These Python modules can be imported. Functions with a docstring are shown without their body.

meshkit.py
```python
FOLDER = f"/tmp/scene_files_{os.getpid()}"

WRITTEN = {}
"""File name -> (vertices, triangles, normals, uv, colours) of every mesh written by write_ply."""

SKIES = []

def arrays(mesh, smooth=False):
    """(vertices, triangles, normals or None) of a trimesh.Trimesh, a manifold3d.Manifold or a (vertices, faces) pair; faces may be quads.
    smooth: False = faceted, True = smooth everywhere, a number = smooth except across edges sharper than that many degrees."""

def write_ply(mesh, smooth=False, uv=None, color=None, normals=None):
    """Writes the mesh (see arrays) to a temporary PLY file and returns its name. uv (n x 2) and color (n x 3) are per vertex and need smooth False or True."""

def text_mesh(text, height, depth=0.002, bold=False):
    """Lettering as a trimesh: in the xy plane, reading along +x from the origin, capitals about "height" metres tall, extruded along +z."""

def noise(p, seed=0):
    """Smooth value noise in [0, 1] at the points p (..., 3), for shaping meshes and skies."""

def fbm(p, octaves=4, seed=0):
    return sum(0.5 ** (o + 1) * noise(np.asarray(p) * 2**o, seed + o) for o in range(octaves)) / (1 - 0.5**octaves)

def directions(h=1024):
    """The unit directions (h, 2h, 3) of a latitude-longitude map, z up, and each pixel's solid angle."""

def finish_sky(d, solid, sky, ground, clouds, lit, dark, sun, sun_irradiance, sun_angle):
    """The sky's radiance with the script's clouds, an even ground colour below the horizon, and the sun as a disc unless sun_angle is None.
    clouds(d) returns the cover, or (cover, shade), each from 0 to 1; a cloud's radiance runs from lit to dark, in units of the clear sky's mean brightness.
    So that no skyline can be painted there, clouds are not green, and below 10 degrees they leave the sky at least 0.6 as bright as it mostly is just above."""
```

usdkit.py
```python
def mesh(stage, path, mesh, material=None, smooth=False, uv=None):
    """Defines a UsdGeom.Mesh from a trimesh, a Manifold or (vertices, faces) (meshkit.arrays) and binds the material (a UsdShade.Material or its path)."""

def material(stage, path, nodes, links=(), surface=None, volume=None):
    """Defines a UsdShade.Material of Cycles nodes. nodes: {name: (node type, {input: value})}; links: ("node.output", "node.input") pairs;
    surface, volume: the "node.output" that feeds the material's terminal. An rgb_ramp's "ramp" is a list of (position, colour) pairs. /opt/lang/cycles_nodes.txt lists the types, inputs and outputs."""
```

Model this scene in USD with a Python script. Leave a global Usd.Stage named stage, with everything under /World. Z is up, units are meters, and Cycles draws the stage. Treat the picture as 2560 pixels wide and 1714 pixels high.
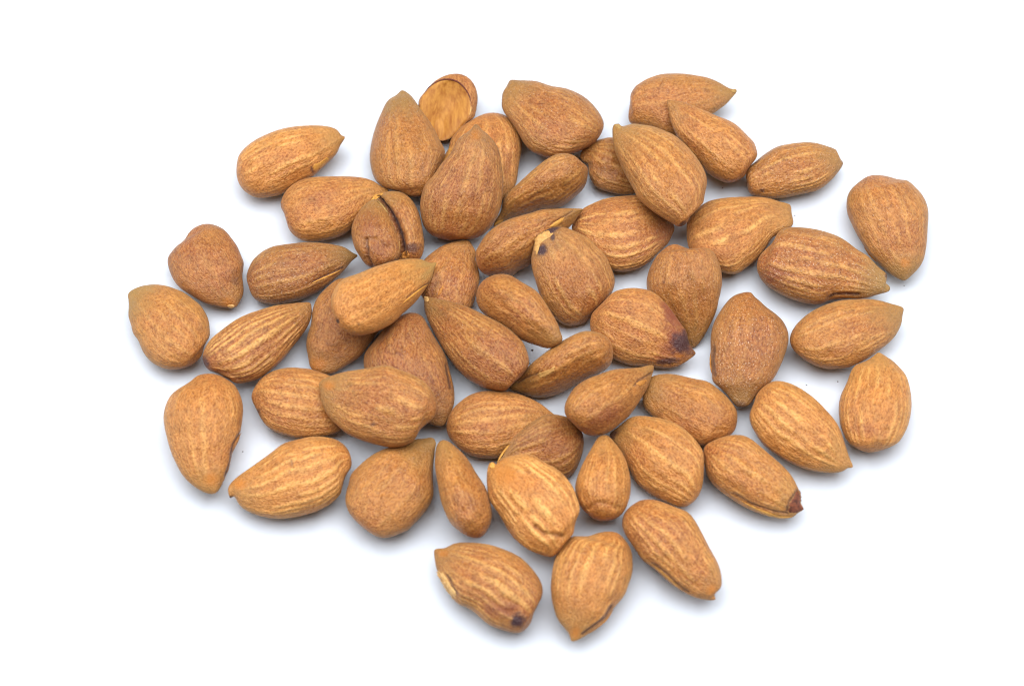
import math
import numpy as np
import usdkit
from meshkit import noise, fbm
from pxr import Gf, Sdf, Usd, UsdGeom, UsdLux, UsdShade, Vt

# ---------------------------------------------------------------- camera, lamps, exposure
ELEVATION, DISTANCE, FOCAL, APERTURE = math.radians(60), 0.43, 70.0, 36.0
F_STOP, FOCUS, EXPOSURE = 16.0, 0.432, 0.0
# lamps: name, position, aim, width, height, radiance, colour
LAMPS = [("overhead_softbox", (0.0, 0.10, 0.80), (0, 0.0, 0), 1.10, 0.85, 5.35, (1.0, 0.99, 0.985)),
         ("left_softbox", (-0.80, 0.04, 0.42), (0, 0, 0), 0.60, 0.60, 3.25, (1.0, 0.99, 0.985)),
         ("right_softbox", (0.80, 0.04, 0.42), (0, 0, 0), 0.60, 0.60, 3.25, (1.0, 0.99, 0.985))]

CAM = np.array([0, -DISTANCE * math.cos(ELEVATION), DISTANCE * math.sin(ELEVATION)])
FWD = -CAM / DISTANCE
RIGHT = np.array([1.0, 0, 0])
UP = np.cross(RIGHT, FWD)
PX = APERTURE / FOCAL / 2560          # one traced unit (1/2560 of the picture's width) at distance 1


def ray(p):
    p = np.asarray(p, float)
    return FWD + (p[..., :1] - 1280) * PX * RIGHT + (857 - p[..., 1:2]) * PX * UP


def spline(pts, n=240):
    """A closed, smooth curve through the points."""
    from scipy.interpolate import PchipInterpolator
    p = np.asarray(pts, float)
    q = np.vstack([p[-3:], p, p[:4]])
    t = np.concatenate([[0], np.cumsum(np.sqrt(np.linalg.norm(np.diff(q, axis=0), axis=1)))])
    # Catmull-Rom through the points
    from scipy.interpolate import CubicSpline
    s = np.linspace(t[3], t[3 + len(p)], n, endpoint=False)
    return np.stack([CubicSpline(t, q[:, k])(s) for k in (0, 1)], 1)


def smoothstep(a, b, x):
    t = np.clip((x - a) / (b - a), 0, 1)
    return t * t * (3 - 2 * t)


class Almond:
    """One kernel: its outline seen along the line of sight, a thickness along it, and the plane it lies in."""
    M, N = 104, 120

    def __init__(s, d, seed):
        s.d, s.seed = d, seed
        s.out = spline(d["out"])
        x, y = s.out.T
        a = x * np.roll(y, -1) - np.roll(x, -1) * y
        s.c = np.array([((x + np.roll(x, -1)) * a).sum(), ((y + np.roll(y, -1)) * a).sum()]) / (3 * a.sum())
        e = np.asarray(d["tip"], float) - s.c
        s.e = e / np.linalg.norm(e)
        s.w = np.array([-s.e[1], s.e[0]])
        u, w = (s.out - s.c) @ s.e, (s.out - s.c) @ s.w
        s.u0, s.u1 = u.min(), u.max()
        s.k = np.linspace(0, 1, s.M + 1)
        bl = 0.5 - 0.5 * np.cos(math.pi * s.k)
        s.su = bl * 0.75 + s.k * 0.25
        us = s.u0 + (s.u1 - s.u0) * s.su
        lo, hi = np.zeros(len(us)), np.zeros(len(us))
        u2, w2 = np.roll(u, -1), np.roll(w, -1)
        for i, q in enumerate(us):
            q = min(max(q, s.u0 + 0.15), s.u1 - 0.15)
            m = (u <= q) != (u2 <= q)
            ww = w[m] + (q - u[m]) / (u2[m] - u[m]) * (w2[m] - w[m])
            lo[i], hi[i] = ww.min(), ww.max()
        s.us, s.cw, s.aw = us, (lo + hi) / 2, (hi - lo) / 2
        s.aw[[0, -1]] = 0
        s.wmax = s.aw.max()

    def axes(s, pitch, roll):
        """Depth slopes of the rim's plane and the half depth at the middle, for a lying ellipsoid of the kernel's size."""
        d = s.d
        v = ray(s.c); v = v / np.linalg.norm(v)
        ex, ey = s.e[0], -s.e[1]
        t = ex * RIGHT + ey * np.array([0, 1, 0]) / math.sin(ELEVATION)
        Limg = (s.u1 - s.u0) * np.linalg.norm(t)
        Wimg = 2 * s.wmax
        if d.get("edge"):
            W, T = 0.60 * Limg, min(max(Wimg, 0.34 * Limg), 0.50 * Limg)
            roll = roll + d.get("roll0", 72)
        else:
            W, T = min(max(Wimg, .5 * Limg), .78 * Limg), d.get("thick", .39) * Limg
        e1 = t / np.linalg.norm(t)
        z = np.array([0, 0, 1.0])
        e2 = np.cross(z, e1)
        cr, sr, cp, sp = (f(math.radians(a)) for a in (roll, pitch) for f in (math.cos, math.sin))
        e1, z = e1 * cp + z * sp, z * cp - e1 * sp
        e2, z = e2 * cr + z * sr, z * cr - e2 * sr
        E = np.stack([e1, e2, z], 1)
        Q = E @ np.diag(1 / np.array([Limg / 2, W / 2, T / 2]) ** 2) @ E.T
        n = Q @ v
        B = np.stack([RIGHT, UP, FWD])
        nr, nu, nf = B @ n
        return -nr / nf, -nu / nf, 1 / math.sqrt(v @ Q @ v)

    def build(s, D0, pitch=0, roll=0, fine=True):
        """Vertices in the world; D0 is the distance of the rim's middle along the camera's axis."""
        d = s.d
        sx, sy, b0 = s.axes(pitch, roll)
        M, N = s.M, s.N
        phi = np.arange(N) / N * 2 * math.pi
        C, Sn = np.cos(phi), np.sin(phi)
        tip = np.clip(s.aw / s.wmax, 0, 1)
        # the kernel's side view: full in the middle, thinning to the tip, rounder at the blunt end
        side = tip ** d.get("taper", 0.85)
        side = side * (1 - 0.25 * smoothstep(0.55, 1.0, s.su))
        ker = np.array([1, 4, 6, 4, 1.0]); ker /= ker.sum()
        side[2:-2] = np.convolve(side, ker, "valid")
        b = b0 * side
        su = np.repeat(s.su, N).reshape(M + 1, N)
        w = s.cw[:, None] + s.aw[:, None] * C
        ex = d.get("sq", 0.95 if d.get("edge") else 0.80)
        dep = -b[:, None] * np.sign(Sn) * np.abs(Sn) ** ex
        dep = np.where((Sn > 0), dep * d.get("front", 1.0), dep)
        off = (np.array([13.7, 7.1, 3.3]) * s.seed) % 97
        P3 = np.stack([np.broadcast_to(C, w.shape) * 0.9, np.broadcast_to(Sn, w.shape) * 0.9, su * 2.4], -1)
        lump = fbm(P3 * 1.15 + off, 3, 5) - 0.5
        dep = dep * (1 + 0.34 * lump * d.get("lump", 1))
        # long veins running from the tip to the blunt end
        wob = fbm(P3 * np.array([1.6, 1.6, 2.2]) + off + 31, 3, 9) - 0.5
        brk = fbm(P3 * np.array([2.3, 2.3, 2.0]) + off + 11, 3, 2)
        ang = np.arctan2(Sn, C) + 0.25 * np.sin(2 * np.arctan2(Sn, C))     # lines a little denser towards the edges
        ph = ang / (2 * math.pi) * d.get("lines", 33) + 0.55 * wob + s.seed * 0.37
        line = np.round(ph)
        seg = noise(np.stack([line * 5.3, su * 3.1 + line * 1.7, su * 0 + s.seed * 3.3], -1), 21)
        ridge = (0.5 + 0.5 * np.cos(2 * math.pi * ph)) ** 2.2
        ph2 = ang / (2 * math.pi) * 83 + 1.5 * wob + s.seed
        seg2 = noise(np.stack([np.round(ph2) * 3.3, su * 5.1, su * 0 + s.seed * 1.3], -1), 22)
        fine2 = (0.5 + 0.5 * np.cos(2 * math.pi * ph2)) ** 2 * smoothstep(0.45, 0.75, seg2)
        fade = smoothstep(0.02, 0.14, su) * (1 - smoothstep(0.70, 0.95, su))
        ridge = ridge * smoothstep(0.27, 0.62, seg) * smoothstep(0.29, 0.55, brk + 0.05)
        ridge = np.clip((1.3 * ridge + 0.55 * fine2) * (0.15 + 0.85 * fade), 0, 1)
        img = s.c + s.us[:, None, None] * s.e + w[..., None] * s.w
        mm = 1 / (PX * D0) / 1000            # picture units in a millimetre
        vein = d.get("vein", 0.4)
        grain = fbm(np.stack([C * 16 + 0 * su, Sn * 16 + 0 * su, su * 14], -1) + off, 2, 8) - 0.5
        rise = (0.27 * vein + 0.03) * (ridge - 0.35) * (0.3 + 0.7 * np.abs(Sn)) + 0.05 * grain
        rise = rise * smoothstep(0, 0.25, tip)[:, None]
        stain = np.zeros_like(w); orange = np.zeros_like(w); red = np.zeros_like(w)
        front = smoothstep(-0.25, 0.05, Sn)[None] * np.ones_like(w)
        jig = (fbm(np.concatenate([img / 9.0, su[..., None] * 0], -1), 3, 6) - 0.5)
        for mk in d.get("marks", ()):
            kind = mk[0]
            if kind in ("stain", "orange", "red"):
                _, x, y, rx, ry, rot, st = mk
                ca, sa = math.cos(math.radians(rot)), math.sin(math.radians(rot))
                X, Y = img[..., 0] - x, img[..., 1] - y
                r = np.hypot((X * ca + Y * sa) / rx, (-X * sa + Y * ca) / ry) + jig * (0.9 if kind != "orange" else .5)
                soft = 0.45 if kind == "stain" else 0.15
                m = st * (1 - smoothstep(soft, 1.35, r)) * front
                dst = dict(stain=stain, orange=orange, red=red)[kind]
                np.maximum(dst, m, out=dst)
            elif kind == "dish":
                _, pts, dp = mk
                o = spline(pts, 90)
                cc = o.mean(0)
                th = np.arctan2(*(o - cc).T[::-1])
                rr = np.hypot(*(o - cc).T)
                od = np.argsort(th)
                R = np.interp(np.arctan2(img[..., 1] - cc[1], img[..., 0] - cc[0]), th[od], rr[od], period=2 * math.pi)
                rn = np.hypot(img[..., 0] - cc[0], img[..., 1] - cc[1]) / R
                rise = rise - dp * np.clip(1 - rn ** 5, 0, 1) * front
            elif kind == "groove":
                _, pts, wd, dp, dark = mk
                pts = np.asarray(pts, float)
                best = np.full(w.shape, 1e9)
                for a_, b_ in zip(pts[:-1], pts[1:]):
                    ab = b_ - a_
                    t = np.clip(((img - a_) @ ab) / (ab @ ab), 0, 1)
                    best = np.minimum(best, np.linalg.norm(img - a_ - t[..., None] * ab, axis=-1))
                best = np.maximum(best + jig * wd * 0.8, 0)
                m = np.exp(-(best / wd) ** 2) * front
                rise = rise - dp * m
                np.maximum(stain, np.clip(m * dark, 0, 1), out=stain)
        # push along the surface's own normal in (across, depth)
        nx = C * np.maximum(b[:, None], 1e-3); nd = -Sn * np.maximum(s.aw[:, None], 1e-3)
        ln = np.hypot(nx, nd) + 1e-9
        w = w + rise * mm * nx / ln
        dep = dep + rise * mm * nd / ln
        img = s.c + s.us[:, None, None] * s.e + w[..., None] * s.w
        rel = img - s.c
        depth = dep + sx * rel[..., 0] - sy * rel[..., 1]
        D = D0 * (1 + PX * depth)
        V = CAM + D[..., None] * ray(img)
        olive = smoothstep(0.62, 1.0, su + 0.25 * (fbm(P3 * 3 + off, 3, 1) - 0.5)) * d.get("olive", .6)
        rim = 1 - np.abs(Sn) ** 0.8
        olive = np.maximum(olive, 0.55 * d.get("olive", .6) * rim * (0.5 + fbm(P3 * 2 + off, 2, 12)))
        s.mask = np.stack([ridge * (0.10 + 1.05 * vein), np.clip(olive, 0, 1), stain], -1)
        s.mask2 = np.stack([orange, red, fbm(P3 * 1.6 + off + 5, 3, 14)], -1)
        k = (s.u1 - s.u0)
        s.rest = np.stack([su * k, s.aw[:, None] * C, s.aw[:, None] * Sn], -1) * PX * D0 + off * 0.01
        s.img, s.D, s.V, s.b0 = img, D, V, b0
        return V

    def faces(s):
        """Vertex order: blunt pole, rings 1..M-1, tip pole."""
        M, N = s.M, s.N
        i = np.arange(M - 2)[:, None] * N + 1
        j = np.arange(N)
        a, b = i + j, i + (j + 1) % N
        quads = np.stack([a, b, b + N, a + N], -1).reshape(-1, 4)
        last = 1 + (M - 1) * N
        f = [quads[:, [0, 1, 2]], quads[:, [0, 2, 3]],
             np.stack([np.zeros(N, int), 1 + (j + 1) % N, 1 + j], 1),
             np.stack([np.full(N, last), last - N + j, last - N + (j + 1) % N], 1)]
        return np.vstack(f)

    def flat(s, a):
        return np.vstack([a[0].mean(0)[None], a[1:-1].reshape(-1, a.shape[-1]), a[-1].mean(0)[None]])

    def front_depth(s, pts):
        """Distance along the camera's axis of the kernel's upper skin at picture points (nearest skin outside the outline)."""
        pts = np.atleast_2d(np.asarray(pts, float))
        h = slice(0, s.N // 2 + 1)
        I, D = s.img[:, h].reshape(-1, 2), s.D[:, h].ravel()
        from scipy.spatial import cKDTree
        dist, idx = cKDTree(I).query(pts, k=6)
        wt = 1 / (dist + 0.5) ** 2
        return (D[idx] * wt).sum(1) / wt.sum(1)


def settle(al, pitch, roll, D0=DISTANCE, sink=0.00012):
    """The distance at which the kernel just touches the table."""
    for _ in range(5):
        V = al.build(D0, pitch, roll)
        D0 = D0 + (V[..., 2].min() + sink) / math.sin(ELEVATION)
    return D0

# ---------------------------------------------------------------- traced kernels: outline and marks in 1/2560 of the picture width, pose = pitch, roll, distance
ALMONDS = [
    {'n': 1, 'tip': (862.3, 342.4), 'out': [(862.3, 342.4), (855, 338.6), (844.8, 326.5), (827.9, 317.8), (802.3, 314), (770.5, 313.4), (732.2, 316.9), (697.1, 324.2), (655.7, 340.2), (630.2, 354.5), (611, 370.5), (597.6, 388), (591.9, 408.7), (590.9, 431), (595.1, 453.4), (607.8, 474.1), (625.4, 487.8), (644.5, 494.2), (668.4, 493.5), (693.9, 488.4), (716.2, 478.9), (751.3, 456.6), (780, 442.2), (796, 429.5), (815.1, 410.3), (831, 396), (843.8, 380), (850.2, 365.7), (858.2, 352.9)], 'red': 0.1, 'val': 1.18, 'vein': 0.6, 'olive': 0.5, 'dust': 0.1, 'marks': [('groove', [(778.4, 419.9), (783.2, 431)], 3, 0.1, 0.8)], 'pieces': [('patch', 'exposed_kernel', 'flesh_yellow', [(782.3, 415.1), (791.2, 408.7), (805.5, 400.8), (819.9, 392.1), (825.3, 394.7), (813.5, 410.3), (797.6, 423.1), (784.8, 427.2)], 0.15)], 'pose': (0, 0, 0.447576), 'label': 'golden almond at the top left with a yellow chip torn open near its right tip'},
    {'n': 2, 'tip': (972, 475.1), 'out': [(972, 475.1), (958.6, 467.7), (942.7, 458.2), (923.5, 448.6), (891.6, 442.2), (856.6, 440.6), (815.1, 441.2), (783.2, 442.8), (757.7, 447.9), (738.6, 456.6), (719.4, 472.5), (708.3, 488.4), (702.2, 504.4), (703.5, 520.3), (711.5, 536.3), (716.2, 555.4), (722.6, 572.9), (735.4, 588.9), (754.5, 600.1), (776.8, 604.8), (802.3, 602.6), (831, 596.9), (859.7, 585.7), (878.9, 571.4), (898, 552.2), (917.1, 529.9), (939.5, 507.6), (958.6, 488.4)], 'red': 0.29, 'val': 1.08, 'vein': 0.35, 'olive': 0.4, 'dust': 0.1, 'marks': [('groove', [(731.9, 519.7), (763.8, 494.2), (805.2, 478.3), (865.8, 465.5)], 12, -0.3, 0)], 'pieces': [], 'pose': (0, 0, 0.441793), 'label': 'smooth tan almond just below the chipped top-left almond, its tip behind the split kernel'},
    {'n': 3, 'tip': (1003.6, 226), 'out': [(1003.6, 226), (995.7, 234), (973.3, 247.7), (962.2, 262), (952.6, 282.8), (941.5, 309.9), (931.9, 341.8), (926.1, 370.5), (924.6, 399.2), (928.7, 424.7), (936.7, 447), (951, 462.9), (970.2, 472.5), (995.7, 478.9), (1018, 488.4), (1040.3, 492.3), (1056.2, 488.4), (1072.2, 469.3), (1091.3, 440.6), (1104.1, 408.7), (1112.1, 380), (1104.1, 359.3), (1091.3, 333.8), (1073.8, 303.5), (1053.1, 274.8), (1037.1, 250.9), (1024.4, 236.5), (1011.6, 227.6)], 'red': 0.29, 'val': 0.92, 'vein': 0.3, 'olive': 0.8, 'dust': 0.4, 'marks': [('groove', [(1005.2, 242.9), (1011.6, 293.9), (995.7, 351.3)], 14, -0.3, 0)], 'pieces': [], 'pose': (-6, -27, 0.448078), 'label': 'wide olive-brown almond pointing up, leaning on the broken half kernel'},
    {'n': 4, 'tip': (1091.3, 351.3), 'out': [(1046.7, 252.5), (1056.2, 236.5), (1072.2, 217.4), (1091.3, 199.9), (1113.6, 188.7), (1136, 184.2), (1158.3, 187.1), (1177.4, 199.9), (1188.6, 217.4), (1194, 239.7), (1192.7, 262), (1188.6, 284.4), (1182.2, 297.1), (1167.9, 306.7), (1151.9, 322.6), (1129.6, 344.9), (1104.1, 352.9), (1084.9, 348.1), (1065.8, 325.8), (1049.9, 293.9)], 'red': 0.48, 'val': 1, 'vein': 0.2, 'olive': 0.3, 'dust': 0.2, 'marks': [('dish', [(1049.9, 255.7), (1057.8, 238.1), (1072.2, 220.6), (1091.3, 205.3), (1116.8, 199.5), (1140.8, 205.3), (1159.9, 221.2), (1171.7, 241.3), (1176.1, 262), (1174.9, 282.8), (1167.2, 301.9), (1150.3, 321), (1128, 344.3), (1104.7, 351.3), (1086.5, 346.5), (1067.4, 325.8), (1052.4, 297.1)], 3.2)], 'pieces': [('patch', 'inner_face', 'inner', [(1049.9, 255.7), (1057.8, 238.1), (1072.2, 220.6), (1091.3, 205.3), (1116.8, 199.5), (1140.8, 205.3), (1159.9, 221.2), (1171.7, 241.3), (1176.1, 262), (1174.9, 282.8), (1167.2, 301.9), (1150.3, 321), (1128, 344.3), (1104.7, 351.3), (1086.5, 346.5), (1067.4, 325.8), (1052.4, 297.1)], 0.15), ('strip', 'dark_rim', 'scar', [(1059.4, 234.9), (1072.2, 219), (1092.9, 204), (1116.8, 198.3), (1142.3, 204), (1162.1, 221.2), (1173.6, 241.3), (1178.1, 258.9)], 2.6, 0.18), ('strip', 'pale_flake', 'flesh_pale', [(1178.1, 265.2), (1176.8, 276.4), (1173.6, 287.6)], 2.4, 0.2)], 'thick': 0.6, 'front': 0.4, 'taper': 0.6, 'pose': (0, 0, 0.455339), 'label': 'broken half almond showing its flat golden inner face ringed by a dark red rim'},
    {'n': 5, 'tip': (1271.7, 203), 'out': [(1254.2, 252.5), (1257.4, 230.2), (1267, 214.2), (1274.9, 200.8), (1295.7, 200.2), (1327.6, 201.5), (1353.1, 206.2), (1378.6, 214.8), (1407.3, 219), (1436, 228.6), (1461.5, 242.9), (1483.8, 263.6), (1499.7, 284.4), (1509.3, 306.7), (1506.8, 325.8), (1496.6, 344.9), (1480.6, 360.9), (1458.3, 373.6), (1429.6, 384.8), (1400.9, 394.4), (1372.2, 395.3), (1353.1, 390.2), (1333.9, 381.6), (1318, 368.9), (1305.2, 351.3), (1295.7, 333.8), (1276.5, 303.5), (1262.2, 284.4), (1254.8, 268.4)], 'red': 0.57, 'val': 0.92, 'vein': 0.45, 'olive': 0.6, 'dust': 0.4, 'marks': [], 'pieces': [], 'pose': (0, 18, 0.451077), 'label': 'large pinkish-brown almond at the top middle, tip pointing to the upper left'},
    {'n': 6, 'tip': (1244.4, 504.4), 'out': [(1234.8, 281.8), (1257.1, 286), (1279.5, 298.7), (1293.8, 322.6), (1301.8, 344.9), (1304.3, 370.5), (1300.2, 396), (1295.4, 424.7), (1290.6, 456.6), (1279.5, 478.9), (1258.7, 498), (1231.6, 504.4), (1187, 494.8), (1142.3, 466.1), (1107.3, 434.2), (1092.6, 419.9), (1099.3, 402.3), (1120, 373.6), (1124.8, 354.5), (1136, 335.4), (1155.1, 316.2), (1187, 295.5), (1212.5, 284.4)], 'red': 0.57, 'val': 1.08, 'vein': 0.5, 'olive': 0.4, 'dust': 0.2, 'marks': [], 'pieces': [('patch', 'exposed_edge', 'flesh_yellow', [(1125.1, 364.1), (1123.2, 375.2), (1107.3, 396), (1095.2, 415.1), (1093.2, 422.1), (1104.1, 416.7), (1118.4, 397.6), (1129, 378.4)], 0.08)], 'pose': (0, 0, 0.449475), 'label': 'orange almond mostly hidden behind the big upright red-brown one in the upper middle'},
    {'n': 7, 'tip': (1188.6, 310.5), 'out': [(1188.6, 310.5), (1177.4, 322.6), (1155.1, 338.6), (1139.2, 357.7), (1126.4, 383.2), (1107.3, 403.9), (1092.9, 424.7), (1078.6, 443.8), (1064.2, 459.7), (1054.7, 482.1), (1049.9, 510.8), (1051.5, 536.3), (1059.4, 565), (1078.6, 587.3), (1104.1, 597.5), (1129.6, 600.7), (1155.1, 598.5), (1183.8, 596.9), (1206.1, 587.3), (1225.3, 569.8), (1241.2, 545.8), (1252.4, 514), (1257.1, 478.9), (1257.8, 447), (1254, 415.1), (1249.2, 383.2), (1238, 357.7), (1218.9, 335.4), (1206.1, 325.8), (1198.2, 316.2)], 'red': 0.76, 'val': 0.92, 'vein': 0.4, 'olive': 0.5, 'dust': 0.3, 'marks': [('orange', 1188.6, 338.6, 14.3, 17.5, 0, 0.8)], 'pieces': [], 'pose': (30, 12, 0.438241), 'label': 'big upright red-brown almond with an orange spot below its upper tip, lying on another'},
    {'n': 8, 'tip': (1234.4, 565), 'out': [(1234.4, 565), (1241.5, 545.8), (1252.6, 526.7), (1257.4, 504.4), (1270.2, 482.1), (1292.5, 461.3), (1318, 437.4), (1343.5, 415.1), (1372.2, 394.4), (1397.7, 384.2), (1420, 384.2), (1439.2, 391.2), (1455.1, 405.5), (1468.5, 418.3), (1469.5, 437.4), (1464.7, 459.7), (1451.9, 478.9), (1429.6, 498), (1404.1, 515.5), (1378.6, 521), (1356.2, 523.5), (1327.6, 531.5), (1302, 539.5), (1276.5, 547.4), (1254.2, 557)], 'edge': 1, 'red': 0.29, 'val': 0.92, 'vein': 0.65, 'olive': 0.7, 'dust': 0.4, 'marks': [], 'pieces': [('patch', 'pale_tip', 'flesh_yellow', [(1234.4, 565), (1240.8, 554.8), (1259, 549.7), (1252.6, 557)], 0.1)], 'pose': (-30, 30, 0.442156), 'label': 'slim tan ribbed almond slanting down left to a pale tip beside the big red-brown one'},
    {'n': 9, 'tip': (1458, 523.5), 'out': [(1458, 523.5), (1445.8, 521.3), (1410.8, 520.4), (1378.9, 522.3), (1356.6, 523.5), (1331, 530.9), (1296, 540.4), (1264.1, 551.6), (1232.2, 570.7), (1209.9, 593.1), (1197.1, 613.8), (1190.1, 631.3), (1190.1, 650.5), (1193.9, 666.4), (1203.5, 679.2), (1219.4, 688.7), (1248.1, 691.3), (1280, 690.3), (1296, 677.6), (1315.1, 668), (1334.2, 653.6), (1356.6, 628.1), (1388.4, 599.4), (1423.5, 568.2), (1439.5, 550), (1447.4, 537.3)], 'edge': 1, 'red': 0.48, 'val': 0.97, 'vein': 0.25, 'olive': 0.7, 'dust': 0.3, 'marks': [('groove', [(1378.9, 558), (1404.4, 545.2), (1429.9, 527.7)], 3, 0.2, 0.45), ('groove', [(1206.7, 634.5), (1225.8, 624.9), (1241.8, 618.6)], 8, 0.25, 0), ('groove', [(1197.1, 631.3), (1225.8, 624.9), (1264.1, 612.2), (1315.1, 580.3)], 10, -0.25, 0)], 'pieces': [('patch', 'exposed_kernel', 'flesh_yellow', [(1374.1, 566.6), (1390, 553.2), (1411.4, 542.7), (1408.2, 550), (1396.4, 562.1), (1385.3, 566.9)], 0.15)], 'pose': (0, 0, 0.434441), 'label': 'slim almond with a long sharp right tip and a yellow tear, behind the scarred almond'},
    {'n': 10, 'tip': (1624.1, 447), 'out': [(1450.3, 389.6), (1455.1, 376.8), (1467.9, 364.1), (1487, 352.9), (1509.3, 346.5), (1530, 344), (1557.1, 354.5), (1585.8, 380), (1611.4, 415.1), (1624.1, 447), (1614.5, 469.3), (1587.4, 483.7), (1560.3, 486.8), (1534.8, 483.7), (1506.1, 475.7), (1488.6, 466.1), (1477.4, 450.2), (1471, 431), (1467.9, 411.9), (1455.1, 402.3)], 'red': 0.38, 'val': 0.88, 'vein': 0.45, 'olive': 0.6, 'dust': 0.3, 'marks': [('groove', [(1477.4, 402.3), (1499.7, 389.6), (1528.4, 396)], 10, -0.4, 0), ('groove', [(1474.2, 411.9), (1496.6, 424.7), (1531.6, 434.2)], 10, 0.35, 0.1)], 'pieces': [], 'pose': (0, 0, 0.448936), 'label': 'small brown almond half hidden under the almond with a notched upper-left tip'},
    {'n': 11, 'tip': (1536.8, 311.1), 'out': [(1533.6, 313.1), (1531.1, 338.6), (1536.8, 376.8), (1552.8, 415.1), (1568.7, 447), (1584.6, 475.7), (1594.2, 494.8), (1613.3, 514), (1635.7, 531.5), (1661.2, 547.4), (1683.5, 560.2), (1696.2, 566.6), (1715.4, 558.6), (1728.1, 536.3), (1744.1, 520.3), (1756.8, 509.2), (1761.6, 488.4), (1766.4, 466.1), (1767, 447), (1760, 424.7), (1747.3, 402.3), (1728.1, 376.8), (1705.8, 354.5), (1683.5, 337), (1658, 325.8), (1632.5, 316.2), (1603.8, 311.5), (1578.3, 309.9), (1554.3, 315.3), (1548, 310.2), (1540, 309.9)], 'red': 0.29, 'val': 1, 'vein': 0.55, 'olive': 0.7, 'dust': 0.3, 'marks': [('stain', 1709, 559.2, 10.8, 6.4, -20, 0.9)], 'pieces': [('patch', 'tip_nib', 'flesh_olive', [(1536.2, 312.4), (1542.6, 309.9), (1547.7, 311.1), (1553.4, 316.2), (1549.6, 321.4), (1541.6, 319.4)], 0.15)], 'pose': (-9, 12, 0.43826), 'label': 'long tan almond with notched tip, resting across two others'},
    {'n': 12, 'tip': (1841.3, 228.6), 'out': [(1841.3, 228.6), (1830.2, 222.2), (1820.6, 219), (1801.5, 207.8), (1772.8, 195.1), (1744.1, 188.7), (1712.2, 184.2), (1677.1, 183.3), (1651.6, 185.5), (1622.9, 195.1), (1600.6, 207.8), (1583, 223.8), (1575.7, 239.7), (1575.1, 255.7), (1571.9, 278), (1571.9, 300.3), (1579.9, 309.9), (1610.2, 316.2), (1635.7, 325.8), (1658, 338.6), (1673.9, 343.4), (1693.1, 341.8), (1718.6, 325.8), (1756.8, 300.3), (1782.3, 284.4), (1801.5, 271.6), (1820.6, 255.7), (1833.4, 241.3)], 'red': 0.29, 'val': 1, 'vein': 0.2, 'olive': 0.7, 'dust': 0.4, 'marks': [('groove', [(1597.4, 227), (1622.9, 214.2), (1667.6, 211), (1731.3, 220.6)], 12, -0.35, 0)], 'pieces': [('patch', 'tip_nib', 'flesh_olive', [(1826.4, 225.7), (1833.4, 222.8), (1841, 225.1), (1841, 230.8), (1834, 232.1)], 0.2)], 'pose': (0, 0, 0.45561), 'label': 'tan almond at the top right, nib at its right tip, partly covered'},
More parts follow.
